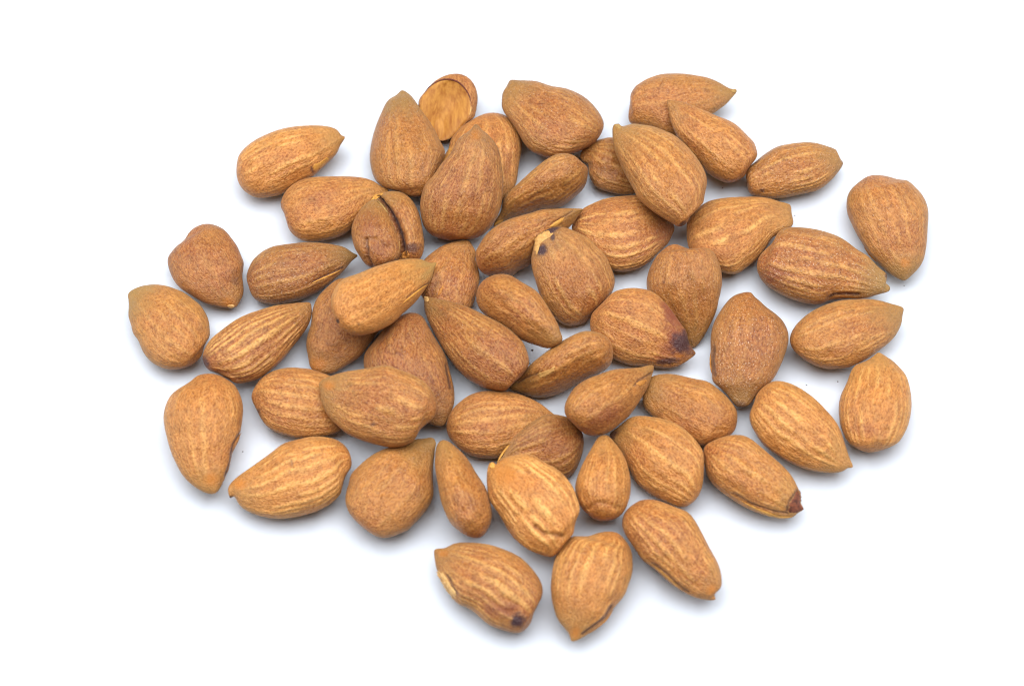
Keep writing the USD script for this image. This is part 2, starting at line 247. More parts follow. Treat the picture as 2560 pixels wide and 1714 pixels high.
    {'n': 13, 'tip': (1667.6, 250.9), 'out': [(1667.6, 250.9), (1677.1, 250.2), (1709, 255), (1737.7, 266.8), (1769.6, 279.6), (1795.1, 290.7), (1820.6, 300.3), (1846.1, 316.2), (1871.6, 341.8), (1886, 357.7), (1891.7, 376.8), (1890.1, 396), (1874.8, 415.1), (1865.3, 431), (1860.5, 440.6), (1846.1, 450.2), (1827, 457.2), (1804.7, 453.4), (1785.5, 443.8), (1769.6, 432.6), (1756.8, 418.3), (1737.7, 399.2), (1718.6, 376.8), (1699.4, 351.3), (1683.5, 322.6), (1673.9, 293.9), (1670.1, 268.4)], 'red': 0.38, 'val': 1.08, 'vein': 0.4, 'olive': 0.4, 'dust': 0.3, 'marks': [('groove', [(1858.9, 434.2), (1871.6, 402.3), (1887.6, 383.2)], 8, -0.3, 0)], 'pieces': [], 'pose': (12, 0, 0.447064), 'label': 'orange almond whose sharp upper-left tip rests on the topmost right almond'},
    {'n': 14, 'tip': (2092.2, 379.3), 'out': [(1864.6, 434.2), (1871.6, 418.3), (1884.4, 408.7), (1900.3, 394.4), (1919.5, 380), (1941.8, 367.3), (1967.3, 360.9), (1996, 356.7), (2024.7, 355.5), (2046.3, 358.5), (2068.1, 365.1), (2092.2, 376), (2094.4, 384.8), (2105.3, 402.3), (2107.9, 409.6), (2091.9, 435.1), (2069.6, 457.4), (2044.1, 474.9), (2012.2, 482.9), (1977.1, 490.9), (1935.7, 496.3), (1903.8, 493.1), (1881.5, 487.7), (1871.9, 479.7), (1868.1, 460.6)], 'red': 0.38, 'val': 0.97, 'vein': 0.75, 'olive': 0.6, 'dust': 0.6, 'marks': [('stain', 1903.8, 476.5, 9.6, 6.4, 0, 0.7)], 'pieces': [], 'pose': (0, 0, 0.44737), 'label': 'short ribbed almond at the upper right with a nib on its corner'},
    {'n': 15, 'tip': (2262.5, 699.7), 'out': [(2260.9, 701.3), (2241.8, 695), (2219.5, 680.6), (2194, 655.1), (2174.8, 636), (2158.9, 613.6), (2142.9, 588.1), (2130.2, 562.6), (2120.6, 540.3), (2116.1, 514.8), (2120.6, 486.1), (2133.4, 467), (2152.5, 451), (2171.6, 439.9), (2197.1, 437.6), (2222.7, 441.5), (2248.2, 448.5), (2267.3, 451), (2286.4, 465.4), (2302.4, 482.9), (2315.1, 505.2), (2320.9, 530.7), (2319.9, 559.4), (2318.3, 591.3), (2315.1, 620), (2308.8, 648.7), (2296, 671), (2276.9, 690.2)], 'red': 0.38, 'val': 1, 'vein': 0.3, 'olive': 0.7, 'dust': 0.4, 'marks': [('orange', 2262.5, 655.1, 17.5, 14.3, 0, 0.8)], 'pieces': [('strip', 'exposed_edge', 'flesh_orange', [(2159.8, 616.8), (2174.8, 636.6), (2192.4, 655.1)], 2.4, 0.2)], 'pose': (0, 0, 0.439564), 'label': 'broad almond apart at the far right edge, its tip pointing down'},
    {'n': 16, 'tip': (1978.5, 517.1), 'out': [(1717, 558.6), (1724.9, 539.5), (1744.1, 520.3), (1769.6, 504.4), (1801.5, 496.4), (1833.4, 493.2), (1878, 491.6), (1906.7, 493.2), (1932.2, 498), (1951.4, 504.4), (1975.3, 512.4), (1978.5, 526.7), (1982.3, 545.8), (1980.1, 565), (1937.4, 589.9), (1915.1, 618.6), (1892.8, 647.3), (1867.3, 668), (1845, 683), (1822.7, 684.9), (1803.5, 679.8), (1778, 671.2), (1752.5, 653.6), (1731.8, 634.5), (1720.6, 615.4), (1716.8, 593.1), (1716.1, 570.7)], 'red': 0.19, 'val': 1.08, 'vein': 0.7, 'olive': 0.5, 'dust': 0.2, 'marks': [], 'pieces': [], 'pose': (0, 0, 0.438492), 'label': 'ribbed tan almond with a blunt square right end, just above the heart-shaped almond'},
    {'n': 17, 'tip': (2225.2, 722.1), 'out': [(2225.2, 722.1), (2222.7, 714.1), (2214.7, 706.1), (2217.9, 688.6), (2206.7, 675.8), (2187.6, 658.3), (2168.4, 639.2), (2142.9, 623.2), (2117.4, 604.1), (2088.7, 588.1), (2056.8, 577), (2024.9, 570.6), (1993.1, 568), (1967.6, 569), (1951.6, 575.4), (1940.4, 588.1), (1932.5, 604.1), (1913.3, 623.2), (1897.4, 642.3), (1892, 661.5), (1894.2, 680.6), (1903.8, 699.7), (1919.7, 715.7), (1945.2, 731.6), (1973.9, 746), (2002.6, 755.5), (2031.3, 760.3), (2053.6, 758.7), (2072.8, 750.8), (2095.1, 747.6), (2127, 746), (2162.1, 745.3), (2184.4, 739.6), (2206.7, 733.2), (2221.1, 728.4)], 'red': 0.76, 'val': 1, 'vein': 0.55, 'olive': 0.9, 'dust': 0.9, 'marks': [('red', 1935.7, 687, 41.5, 35.1, 0, 0.6), ('groove', [(2069, 744.4), (2087.1, 735.5), (2127, 734.8), (2146.1, 736.7)], 3.2, 0.3, 0.85), ('stain', 2216.3, 687, 4.5, 7, 0, 0.9)], 'pieces': [('strip', 'peeled_skin', 'flesh_orange', [(2074.4, 746.3), (2095.1, 741.2), (2120.6, 742.5), (2146.1, 744.4), (2165.3, 743.8)], 3, 0.18)], 'pose': (0, 0, 0.432627), 'label': 'dusty reddish almond at the right with a notched tip and peeled lower edge'},
    {'n': 18, 'tip': (583.8, 769.6), 'out': [(580.6, 769.6), (555.1, 768), (529.6, 763.2), (504.1, 753.6), (481.8, 740.9), (459.4, 726.5), (440.3, 709), (427.6, 686.7), (420.5, 664.4), (419.6, 645.2), (427.6, 630.9), (443.5, 613.3), (459.4, 600.6), (472.2, 581.5), (491.3, 566.1), (516.8, 559.1), (539.2, 563), (561.5, 575.1), (580.6, 597.4), (593.4, 616.5), (602.9, 638.9), (609.3, 658), (606.8, 680.3), (607.7, 705.8), (608.7, 731.3), (599.7, 753.6), (590.2, 767)], 'red': 0.76, 'val': 0.92, 'vein': 0.1, 'olive': 0.4, 'dust': 0.3, 'marks': [('orange', 569.5, 756.8, 22.3, 14.3, 0, 0.9), ('stain', 588.6, 701, 14.3, 9.6, 60, 0.4)], 'pieces': [('patch', 'pale_tip', 'flesh_pale', [(569.5, 764.5), (576.8, 761.3), (586.4, 762.6), (583.2, 769), (573.6, 769)], 0.12)], 'pose': (0, 0, 0.434759), 'label': 'rounded red-brown almond at the upper left with a shiny orange lower tip'},
    {'n': 19, 'tip': (321, 734.5), 'out': [(321, 732.9), (335.1, 721.8), (357.4, 713.8), (382.9, 710.6), (408.4, 712.8), (433.9, 720.2), (459.4, 731.3), (481.8, 747.3), (500.9, 763.2), (513.6, 782.3), (521.6, 801.5), (524.5, 823.8), (523.2, 842.9), (512.1, 862.1), (505.7, 884.4), (491.3, 903.5), (465.8, 917.9), (437.1, 923.6), (411.6, 921.1), (386.1, 909.9), (367, 892.4), (354.2, 871.6), (344.6, 849.3), (333.5, 833.4), (327.1, 811), (321, 788.7), (321.7, 763.2), (320.1, 744.1)], 'red': 0.19, 'val': 1.03, 'vein': 0.35, 'olive': 0.9, 'dust': 0.2, 'marks': [], 'pieces': [], 'pose': (0, 0, 0.426843), 'label': 'wide tan almond at the far left edge, tip pointing to the upper left'},
    {'n': 20, 'tip': (893.9, 639.3), 'out': [(893.9, 639.3), (881.8, 631.3), (865.8, 620.2), (840.3, 612.2), (808.4, 607.4), (770.2, 605.8), (731.9, 608.4), (700, 612.2), (676.3, 618.1), (650.8, 632.5), (631.6, 651.6), (620.5, 673.9), (616.3, 693.1), (622.1, 718.6), (631.6, 740.9), (647.6, 753.6), (673.1, 760), (695.4, 760.7), (719.1, 756.3), (741.5, 751.9), (763.8, 744.5), (792.5, 730.2), (821.2, 711), (843.5, 691.9), (865.8, 669.6), (881.8, 650.5)], 'red': 0.76, 'val': 0.82, 'vein': 0.55, 'olive': 0.8, 'dust': 0.7, 'marks': [('groove', [(779.7, 706.3), (802, 694.5), (827.6, 683.3), (856.2, 669.6)], 2.5, 0.25, 0.7)], 'pieces': [('strip', 'split_edge', 'flesh_yellow', [(776.5, 710.4), (802, 697.7), (827.6, 687.1), (853.1, 674.4)], 2.6, 0.2)], 'pose': (0, 0, 0.433346), 'label': 'dark grainy almond with a thin yellow split beside its right tip'},
    {'n': 21, 'tip': (775.1, 756.8), 'out': [(775.1, 756.8), (756, 755.2), (727.3, 758.4), (692.2, 763.2), (660.3, 771.2), (625.3, 782.3), (593.4, 796.7), (567.9, 814.2), (545.5, 831.8), (526.4, 849.3), (513.6, 868.4), (506.6, 887.6), (507.3, 900.3), (513.6, 916.3), (523.2, 925.8), (542.3, 933.8), (571, 948.2), (593.4, 957.7), (618.9, 954.5), (644.4, 946.6), (666.7, 932.2), (692.2, 913.1), (714.5, 890.8), (733.7, 865.3), (756, 836.6), (771.9, 811), (779.9, 782.3), (778.3, 763.2)], 'red': 0.86, 'val': 1, 'vein': 0.95, 'olive': 0.4, 'dust': 0.3, 'marks': [('stain', 513, 906.7, 11.5, 19.1, -25, 0.9), ('groove', [(520, 925.8), (542.3, 937), (574.2, 951.4)], 5, 0.25, 0.7), ('groove', [(542.3, 930.6), (571, 931.6), (599.7, 948.2)], 6, 0.3, 0.25)], 'pieces': [], 'pose': (0, 0, 0.423269), 'label': 'reddish almond with strong pale ribs and a blackened lower-left end, at the left'},
    {'n': 22, 'tip': (795.7, 932.7), 'out': [(856.2, 695.1), (837.1, 701.5), (818, 717.4), (798.9, 736.6), (786.1, 758.9), (779.7, 784.4), (778.1, 806.7), (770.2, 832.2), (765.4, 864.1), (770.2, 892.8), (776.5, 918.3), (792.5, 929.5), (818, 934.3), (837.1, 931.1), (859.4, 918.3), (884.9, 902.4), (904.1, 886.4), (920, 864.1), (939.2, 838.6), (955.1, 806.7), (951.9, 765.3), (932.8, 727), (897.7, 701.5)], 'red': 0.57, 'val': 0.88, 'vein': 0.15, 'olive': 0.4, 'dust': 0.3, 'marks': [('orange', 794.1, 910.3, 25.5, 19.1, 0, 0.9), ('groove', [(805.2, 758.9), (792.5, 797.1), (795.7, 841.8)], 10, -0.3, 0)], 'pieces': [], 'pose': (0, 0, 0.426953), 'label': 'brown almond lying under the pale golden one, orange lower tip showing'},
    {'n': 23, 'tip': (1090.6, 656.8), 'out': [(1090.6, 656.8), (1076.3, 656.8), (1057.1, 648.9), (1031.6, 646.6), (1006.1, 647.9), (974.2, 655.2), (942.3, 664.8), (916.8, 674.4), (884.9, 687.1), (859.4, 696.7), (843.5, 711), (833.9, 727), (827.6, 746.1), (829.1, 768.4), (837.1, 794), (845.1, 811.5), (862.6, 827.4), (884.9, 838), (907.3, 838), (936, 830.6), (964.7, 817.9), (987, 803.5), (1006.1, 784.4), (1031.6, 762.1), (1050.8, 739.7), (1066.7, 717.4), (1079.5, 695.1), (1085.8, 672.8)], 'red': -0.23, 'val': 1.25, 'vein': 0.18, 'olive': 1, 'dust': 0.2, 'marks': [('groove', [(1018.9, 742.9), (1044.4, 725.4), (1071.5, 707.9)], 2.5, 0.2, 0.6), ('stain', 844.1, 803.5, 4.1, 7.7, -25, 1), ('stain', 896.4, 809.9, 2.9, 2.9, 0, 0.6)], 'pieces': [('strip', 'split_edge', 'flesh_yellow', [(1006.1, 758.9), (1028.4, 741.3), (1050.8, 723.8), (1069.9, 711)], 3.4, 0.2)], 'pose': (-30, 12, 0.420914), 'label': 'pale golden almond lying on top of others, small black dot at its left end'},
    {'n': 24, 'tip': (1168.4, 601), 'out': [(1060, 650.5), (1075.9, 634.5), (1098.3, 618.6), (1123.8, 607.4), (1155.7, 600.4), (1171.6, 602.6), (1184.4, 618.6), (1190.1, 631.3), (1189.1, 647.3), (1193.9, 663.2), (1198.7, 688.7), (1197.1, 711), (1190.7, 736.6), (1184.4, 755.7), (1176.4, 771.6), (1146.1, 782.8), (1107.8, 778), (1075.9, 762.1), (1053.6, 739.7), (1042.5, 711), (1045.7, 679.2)], 'red': 0.57, 'val': 0.97, 'vein': 0.2, 'olive': 0.4, 'dust': 0.3, 'marks': [('groove', [(1079.5, 739.7), (1087.4, 714.2), (1097, 695.1)], 9, 0.35, 0.3)], 'pieces': [('strip', 'pale_streak', 'flesh_orange', [(1094.8, 739.7), (1102.4, 725.4), (1108.8, 712.6)], 4.5, 0.12)], 'pose': (0, 0, 0.433909), 'label': 'orange-brown almond with a pale streak, behind the tip of the pale golden almond'},
    {'n': 25, 'tip': (1103.5, 1065.3), 'out': [(909, 899.4), (913.8, 880.3), (928.1, 861.2), (944.1, 842), (963.2, 816.5), (985.5, 797.4), (1011, 784.6), (1036.6, 781.5), (1055.7, 791), (1068.4, 810.2), (1084.4, 838.9), (1100.3, 864.4), (1113.1, 886.7), (1122.7, 918.6), (1132.2, 956.8), (1136.4, 988.7), (1133.8, 1014.2), (1122.7, 1039.7), (1109.9, 1062.1), (1097.1, 1065.3), (1071.6, 1058.9), (1027, 1039.7), (979.2, 1011), (937.7, 969.6), (913.8, 931.3)], 'red': 0.86, 'val': 0.85, 'vein': 0.25, 'olive': 0.4, 'dust': 0.3, 'marks': [('groove', [(1115.6, 912.2), (1121.1, 940.9), (1127.4, 969.6)], 3, 0.3, 0.7), ('groove', [(1004.7, 816.5), (991.9, 854.8), (995.1, 880.3)], 12, -0.3, 0)], 'pieces': [('strip', 'split_edge', 'flesh_orange', [(1119.5, 912.2), (1124.2, 937.7), (1132.9, 968)], 2.4, 0.2)], 'pose': (0, 0, 0.420878), 'label': 'dark reddish almond buried in the middle between two almonds lying over it'},
    {'n': 26, 'tip': (1063.8, 741.6), 'out': [(1064.8, 741.6), (1060, 759.1), (1063.2, 781.5), (1072.8, 807), (1085.5, 832.5), (1104.6, 867.6), (1120.6, 893.1), (1139.7, 918.6), (1162, 940.9), (1187.6, 958.4), (1213.1, 969.6), (1241.8, 976), (1264.1, 975.3), (1280, 960), (1299.2, 944.1), (1315.1, 924.9), (1323.1, 905.8), (1318.3, 880.3), (1308.7, 858), (1292.8, 838.9), (1270.5, 819.7), (1244.9, 803.8), (1216.2, 789.4), (1187.6, 775.1), (1162, 763.9), (1139.7, 755.9), (1111, 749.6), (1088.7, 744.8), (1075.9, 742.6)], 'red': 0.95, 'val': 0.92, 'vein': 0.45, 'olive': 0.6, 'dust': 0.3, 'marks': [], 'pieces': [('patch', 'pale_tip', 'flesh_pale', [(1059.4, 744.8), (1063.2, 740.6), (1070.2, 742.6), (1072.1, 749.6), (1067, 755.9), (1061.9, 754.3)], 0.2)], 'pose': (-12, -30, 0.420958), 'label': 'long red-orange almond in the centre with a tiny cream nib at its upper-left tip'},
    {'n': 27, 'tip': (1402.8, 857.7), 'out': [(1406, 849.8), (1401.2, 829), (1394.8, 809.9), (1378.9, 781.2), (1362.9, 755.7), (1343.8, 730.2), (1321.5, 714.2), (1299.2, 701.5), (1276.8, 688.7), (1257.7, 684.6), (1235.4, 687.1), (1216.2, 695.1), (1200.3, 709.5), (1191.4, 730.2), (1190.7, 749.3), (1197.1, 768.4), (1213.1, 787.6), (1238.6, 806.7), (1264.1, 822.7), (1289.6, 841.8), (1315.1, 854.5), (1343.8, 864.1), (1372.5, 870.5), (1391.6, 864.1)], 'edge': 1, 'red': 0.42, 'val': 1, 'vein': 0.25, 'olive': 0.5, 'dust': 0.2, 'marks': [('groove', [(1229, 720.6), (1264.1, 746.1), (1299.2, 773.2), (1362.9, 822.7)], 9, -0.3, 0)], 'pieces': [], 'pose': (30, -30, 0.422099), 'label': 'smooth narrow orange almond in the centre, tip pointing to the lower right'},
    {'n': 28, 'tip': (1345.4, 588.3), 'out': [(1337.4, 599.4), (1343.8, 586.7), (1359.7, 577.1), (1378.9, 569.1), (1398, 566.9), (1420.3, 570.7), (1442.7, 580.3), (1468.2, 593.1), (1490.5, 615.4), (1512.8, 637.7), (1525.6, 663.2), (1535.1, 688.7), (1536.7, 707.9), (1528.8, 733.4), (1512.8, 752.5), (1490.5, 774.8), (1477.7, 790.8), (1461.8, 806.7), (1439.5, 813.7), (1414, 812.4), (1391.6, 798.7), (1372.5, 778), (1356.6, 755.7), (1347, 730.2), (1339, 704.7), (1331, 676), (1327.9, 647.3), (1332.6, 621.8)], 'red': 0.48, 'val': 0.92, 'vein': 0.55, 'olive': 0.5, 'dust': 0.3, 'marks': [('stain', 1378.9, 575.2, 19.8, 8.3, -25, 1), ('stain', 1355, 624.3, 19.8, 13.4, -42, 1), ('stain', 1382.1, 593.1, 5.7, 9.6, 0, 0.9)], 'pieces': [('patch', 'exposed_kernel', 'flesh_tan', [(1335.2, 618.6), (1339.3, 596.2), (1355, 580.9), (1370.9, 576.5), (1379.8, 587.3), (1366.8, 596.9), (1355, 605.8), (1344.8, 618.6), (1342.2, 638.3), (1336.8, 631.3)], 0.1)], 'pose': (27, -3, 0.430423), 'label': 'broad almond with torn yellow and dark scars at its upper-left tip'},
    {'n': 29, 'tip': (1687.1, 567.6), 'out': [(1686.2, 567.6), (1682.3, 583.5), (1669.6, 609), (1650.5, 628.1), (1631.3, 647.3), (1605.8, 666.4), (1573.9, 677.6), (1545.2, 678.5), (1519.7, 671.2), (1487.8, 650.5), (1459.1, 618.6), (1440, 589.9), (1429.5, 571.4), (1435.9, 549.1), (1451.8, 526.7), (1477.3, 510.8), (1509.2, 498), (1541.1, 491.7), (1573, 488.5), (1596.2, 487.8), (1628.1, 500.6), (1656.8, 526.1), (1676, 548.4)], 'red': 0.67, 'val': 1.08, 'vein': 0.95, 'olive': 0.4, 'dust': 0.4, 'marks': [('red', 1660, 577.1, 38.3, 51, 30, 0.5)], 'pieces': [], 'pose': (0, 0, 0.438859), 'label': 'orange-red almond with bold yellow ribs, under the end of the notched-tip almond'},
    {'n': 30, 'tip': (1731.8, 868.9), 'out': [(1617, 717.4), (1618.6, 688.7), (1628.1, 663.2), (1640.9, 640.9), (1660, 621.8), (1682.3, 610.6), (1701.5, 613.8), (1720.6, 621.1), (1742.9, 621.1), (1765.3, 619.5), (1781.2, 628.1), (1794, 647.3), (1801.9, 669.6), (1805.1, 695.1), (1803.5, 720.6), (1797.1, 749.3), (1790.8, 778), (1781.2, 800.3), (1768.4, 825.8), (1752.5, 851.4), (1733.4, 868.9), (1720.6, 862.5), (1695.1, 838.6), (1669.6, 806.7), (1644.1, 771.6), (1624.9, 742.9)], 'red': 0.38, 'val': 0.92, 'vein': 0.25, 'olive': 0.5, 'dust': 0.5, 'marks': [('groove', [(1707.9, 644.1), (1720.6, 695.1), (1717.4, 752.5)], 12, 0.3, 0), ('groove', [(1663.2, 742.9), (1688.7, 784.4), (1714.2, 835.4)], 10, 0.3, 0.1), ('stain', 1658.8, 704.7, 2.6, 3.8, 0, 0.7)], 'pieces': [], 'pose': (-24, 21, 0.430001), 'label': 'heart-shaped tan almond with a dip in its top edge, tip pointing down'},
    {'n': 31, 'tip': (1739.1, 883.2), 'out': [(1739.1, 883.2), (1733.4, 873.7), (1722.2, 854.5), (1717.4, 832.2), (1707.9, 816.3), (1691.9, 794), (1676, 771.6), (1656.8, 749.3), (1634.5, 730.2), (1609, 722.2), (1580.3, 719.7), (1551.6, 723.8), (1529.3, 733.4), (1513.3, 749.3), (1494.2, 768.4), (1479.9, 784.4), (1475.1, 803.5), (1476.7, 825.8), (1487.8, 851.4), (1507, 875.3), (1532.5, 896), (1558, 907.2), (1583.5, 913.5), (1609, 915.1), (1637.7, 918.3), (1669.6, 919.9), (1695.1, 915.1), (1717.4, 902.4), (1730.2, 892.8)], 'red': 0.38, 'val': 1.08, 'vein': 0.55, 'olive': 0.4, 'dust': 0.2, 'marks': [('red', 1679.2, 787.6, 51, 22.3, 58, 0.95), ('stain', 1706.3, 854.5, 27.1, 35.1, 45, 0.92), ('stain', 1672.8, 901.7, 38.3, 8.9, -8, 0.85), ('red', 1695.1, 851.4, 47.8, 60.6, 30, 0.9), ('stain', 1720.6, 876.9, 19.1, 9.6, 20, 0.6), ('orange', 1698.3, 894.4, 15.9, 12.8, 0, 0.9), ('red', 1650.5, 896, 47.8, 12.8, -8, 0.7)], 'pieces': [], 'pose': (-3, 18, 0.425591), 'label': 'almond stained red and blackish purple at its lower-right tip'},
    {'n': 32, 'tip': (1273, 969.6), 'out': [(1273, 969.6), (1286.4, 953.6), (1305.5, 934.5), (1324.7, 912.2), (1347, 893.1), (1372.5, 873.9), (1398, 856.4), (1426.7, 840.4), (1452.2, 829.3), (1474.5, 827.1), (1500.1, 832.5), (1519.2, 845.2), (1530.3, 864.4), (1532.6, 886.7), (1528.8, 905.8), (1516, 921.8), (1500.1, 931.3), (1474.5, 944.1), (1442.7, 960), (1414, 976), (1382.1, 988.7), (1353.4, 993.5), (1331, 991.9), (1308.7, 985.5), (1289.6, 979.2)], 'edge': 1, 'red': 0.34, 'val': 1, 'vein': 0.35, 'olive': 0.9, 'dust': 0.3, 'marks': [('groove', [(1296, 953), (1315.1, 940.9), (1343.8, 932.9)], 3, 0.25, 0.6)], 'pieces': [('patch', 'exposed_kernel', 'flesh_tan', [(1344.8, 935.2), (1358.2, 927.5), (1375.7, 921.1), (1388.4, 914.7), (1385.9, 925.6), (1374.1, 935.2), (1349.5, 944.1)], 0.15)], 'pose': (-15, 30, 0.419522), 'label': 'narrow olive-brown almond with a tan chip near its lower-left tip, in the centre'},
    {'n': 33, 'tip': (1633.4, 913.8), 'out': [(1633.4, 913.8), (1610.5, 915.4), (1584.9, 919.2), (1553.1, 921.1), (1527.6, 924.9), (1495.7, 936.1), (1463.8, 948.9), (1438.3, 966.4), (1423.9, 985.5), (1414.3, 1004.7), (1411.2, 1027), (1417.5, 1042.9), (1433.5, 1058.9), (1447.8, 1073.2), (1460.6, 1082.8), (1479.7, 1089.2), (1502, 1087.6), (1527.6, 1076.4), (1549.9, 1058.9), (1572.2, 1039.7), (1591.3, 1014.2), (1607.3, 988.7), (1620, 966.4), (1628, 944.1)], 'edge': 1, 'red': 0.29, 'val': 1, 'vein': 0.3, 'olive': 0.6, 'dust': 0.2, 'marks': [('groove', [(1586.5, 962.6), (1599.3, 948.9), (1626.4, 934.5)], 3, 0.3, 0.6), ('red', 1521.2, 1036.6, 60.6, 25.5, -25, 0.55)], 'pieces': [('patch', 'exposed_kernel', 'flesh_orange', [(1590.7, 958.1), (1604.1, 951.1), (1618.4, 948.9), (1612.1, 956.8), (1598.3, 963.9)], 0.12)], 'pose': (-24, -15, 0.413354), 'label': 'narrow orange almond with curved upper-right tip, just below the stained almond'},
    {'n': 34, 'tip': (1616.8, 947.3), 'out': [(1620, 947.3), (1632.8, 939.3), (1655.1, 934.5), (1680.6, 934.5), (1706.1, 939.3), (1744.4, 947.3), (1769.9, 953.6), (1792.2, 969.6), (1814.5, 988.7), (1830.5, 1007.9), (1841.6, 1027), (1843.2, 1049.3), (1836.9, 1074.8), (1824.1, 1087.6), (1801.8, 1098.7), (1776.3, 1106.7), (1757.1, 1114.7), (1731.6, 1106.7), (1702.9, 1090.8), (1667.9, 1068.4), (1636, 1042.9), (1612.1, 1020.6), (1605.7, 991.9), (1610.5, 963.2)], 'red': 0.29, 'val': 1, 'vein': 0.3, 'olive': 0.5, 'dust': 0.2, 'marks': [('groove', [(1648.7, 969.6), (1687, 976), (1750.8, 1014.2)], 12, -0.25, 0)], 'pieces': [], 'pose': (0, 0, 0.417454), 'label': 'smooth orange almond behind the narrow curved-tip one, right of centre'},
    {'n': 35, 'tip': (1849.6, 1016.8), 'out': [(1776.4, 886.4), (1776.4, 854.5), (1779.6, 822.7), (1790.8, 794), (1806.7, 768.4), (1829, 742.9), (1854.5, 731.8), (1876.9, 730.8), (1884.6, 738.9), (1900.6, 752.9), (1913.3, 765.1), (1927.7, 775.9), (1946.8, 790.9), (1961.2, 808.4), (1970.7, 833.9), (1969.1, 862.6), (1958, 897.7), (1945.2, 926.4), (1929.3, 951.9), (1903.8, 974.2), (1884.6, 996.6), (1868.7, 1014.1), (1852.8, 1017.3), (1840, 1014.1), (1811.4, 979.2), (1782.7, 953.6), (1779.5, 928.1), (1776.3, 893.1)], 'red': 0.76, 'val': 0.92, 'vein': 0.12, 'olive': 0.7, 'dust': 1, 'marks': [('groove', [(1784.2, 867.6), (1781.1, 899.4), (1785.8, 937.7)], 4, 0.3, 0.6), ('stain', 1846.4, 1011, 22.3, 9.6, 10, 0.5)], 'pieces': [('strip', 'split_edge', 'flesh_orange', [(1777.6, 877.1), (1776.3, 905.8), (1780.1, 934.5)], 2.4, 0.15)], 'pose': (0, 0, 0.423378), 'label': 'broad upright almond frosted with whitish dust, tip pointing down, right of centre'},
    {'n': 36, 'tip': (2259.3, 771.7), 'out': [(2259.3, 771.7), (2251.4, 765.4), (2229, 759), (2200.3, 751), (2168.4, 747.2), (2136.6, 747.8), (2104.7, 750.1), (2076, 757.4), (2050.5, 767), (2024.9, 781.3), (1999.4, 802), (1983.5, 821.2), (1975.5, 840.3), (1977.1, 862.6), (1989.9, 881.8), (2009, 897.7), (2031.3, 910.5), (2060, 920), (2091.9, 921.6), (2120.6, 918.4), (2142.9, 908.9), (2171.6, 894.5), (2200.3, 873.8), (2222.7, 856.2), (2241.8, 833.9), (2254.5, 805.2), (2257.1, 786.1)], 'red': 0.29, 'val': 1, 'vein': 0.45, 'olive': 0.7, 'dust': 0.3, 'marks': [], 'pieces': [], 'pose': (0, 0, 0.425447), 'label': 'tan almond at the right, below the notched-tip reddish one, with a square right tip'},
    {'n': 37, 'tip': (2194, 881.8), 'out': [(2195.5, 881.1), (2181.2, 891.3), (2158.9, 904.1), (2139.7, 912.1), (2127, 929.6), (2117.4, 955.1), (2104.7, 980.6), (2097.7, 1006.1), (2097.7, 1038), (2101.5, 1063.5), (2111, 1089), (2123.8, 1108.2), (2142.9, 1120.9), (2165.3, 1129.5), (2190.8, 1128.3), (2216.3, 1120.9), (2241.8, 1108.2), (2257.7, 1089), (2270.5, 1060.3), (2276.9, 1031.6), (2278.5, 1002.9), (2275.3, 971), (2265.7, 939.2), (2251.4, 920), (2235.4, 904.1), (2219.5, 892.9), (2206.7, 884.9)], 'red': 0.04, 'val': 1.15, 'vein': 0.65, 'olive': 0.5, 'dust': 0.1, 'marks': [('red', 2158.9, 1073.1, 54.2, 17.5, 5, 0.35), ('groove', [(2194, 1111.4), (2200.3, 1089), (2222.7, 1073.1)], 7, 0.25, 0.15)], 'pieces': [], 'pose': (0, 0, 0.417063), 'label': 'golden almond at the lower right edge with its blunt ridged end facing the viewer'},
    {'n': 38, 'tip': (2131.8, 1167.2), 'out': [(2131.8, 1167.2), (2129.5, 1156), (2120.6, 1133.7), (2111, 1105), (2098.3, 1069.9), (2082.3, 1044.4), (2060, 1018.9), (2037.7, 996.6), (2012.2, 977.4), (1986.7, 963.1), (1964.4, 955.1), (1938.9, 951.9), (1919.7, 958.3), (1903.8, 971), (1891, 987), (1884.6, 1006.1), (1876.7, 1025.3), (1873.5, 1041.2), (1878.3, 1063.5), (1891, 1085.8), (1907, 1108.2), (1929.3, 1127.3), (1958, 1146.4), (1989.9, 1162.4), (2021.8, 1173.5), (2056.8, 1179.9), (2088.7, 1181.5), (2111, 1175.1), (2120.6, 1169.4)], 'red': 0.04, 'val': 1.15, 'vein': 0.7, 'olive': 0.5, 'dust': 0.2, 'marks': [], 'pieces': [], 'pose': (0, 0, 0.413543), 'label': 'large golden ribbed almond at the lower right, small nib on its tip'},
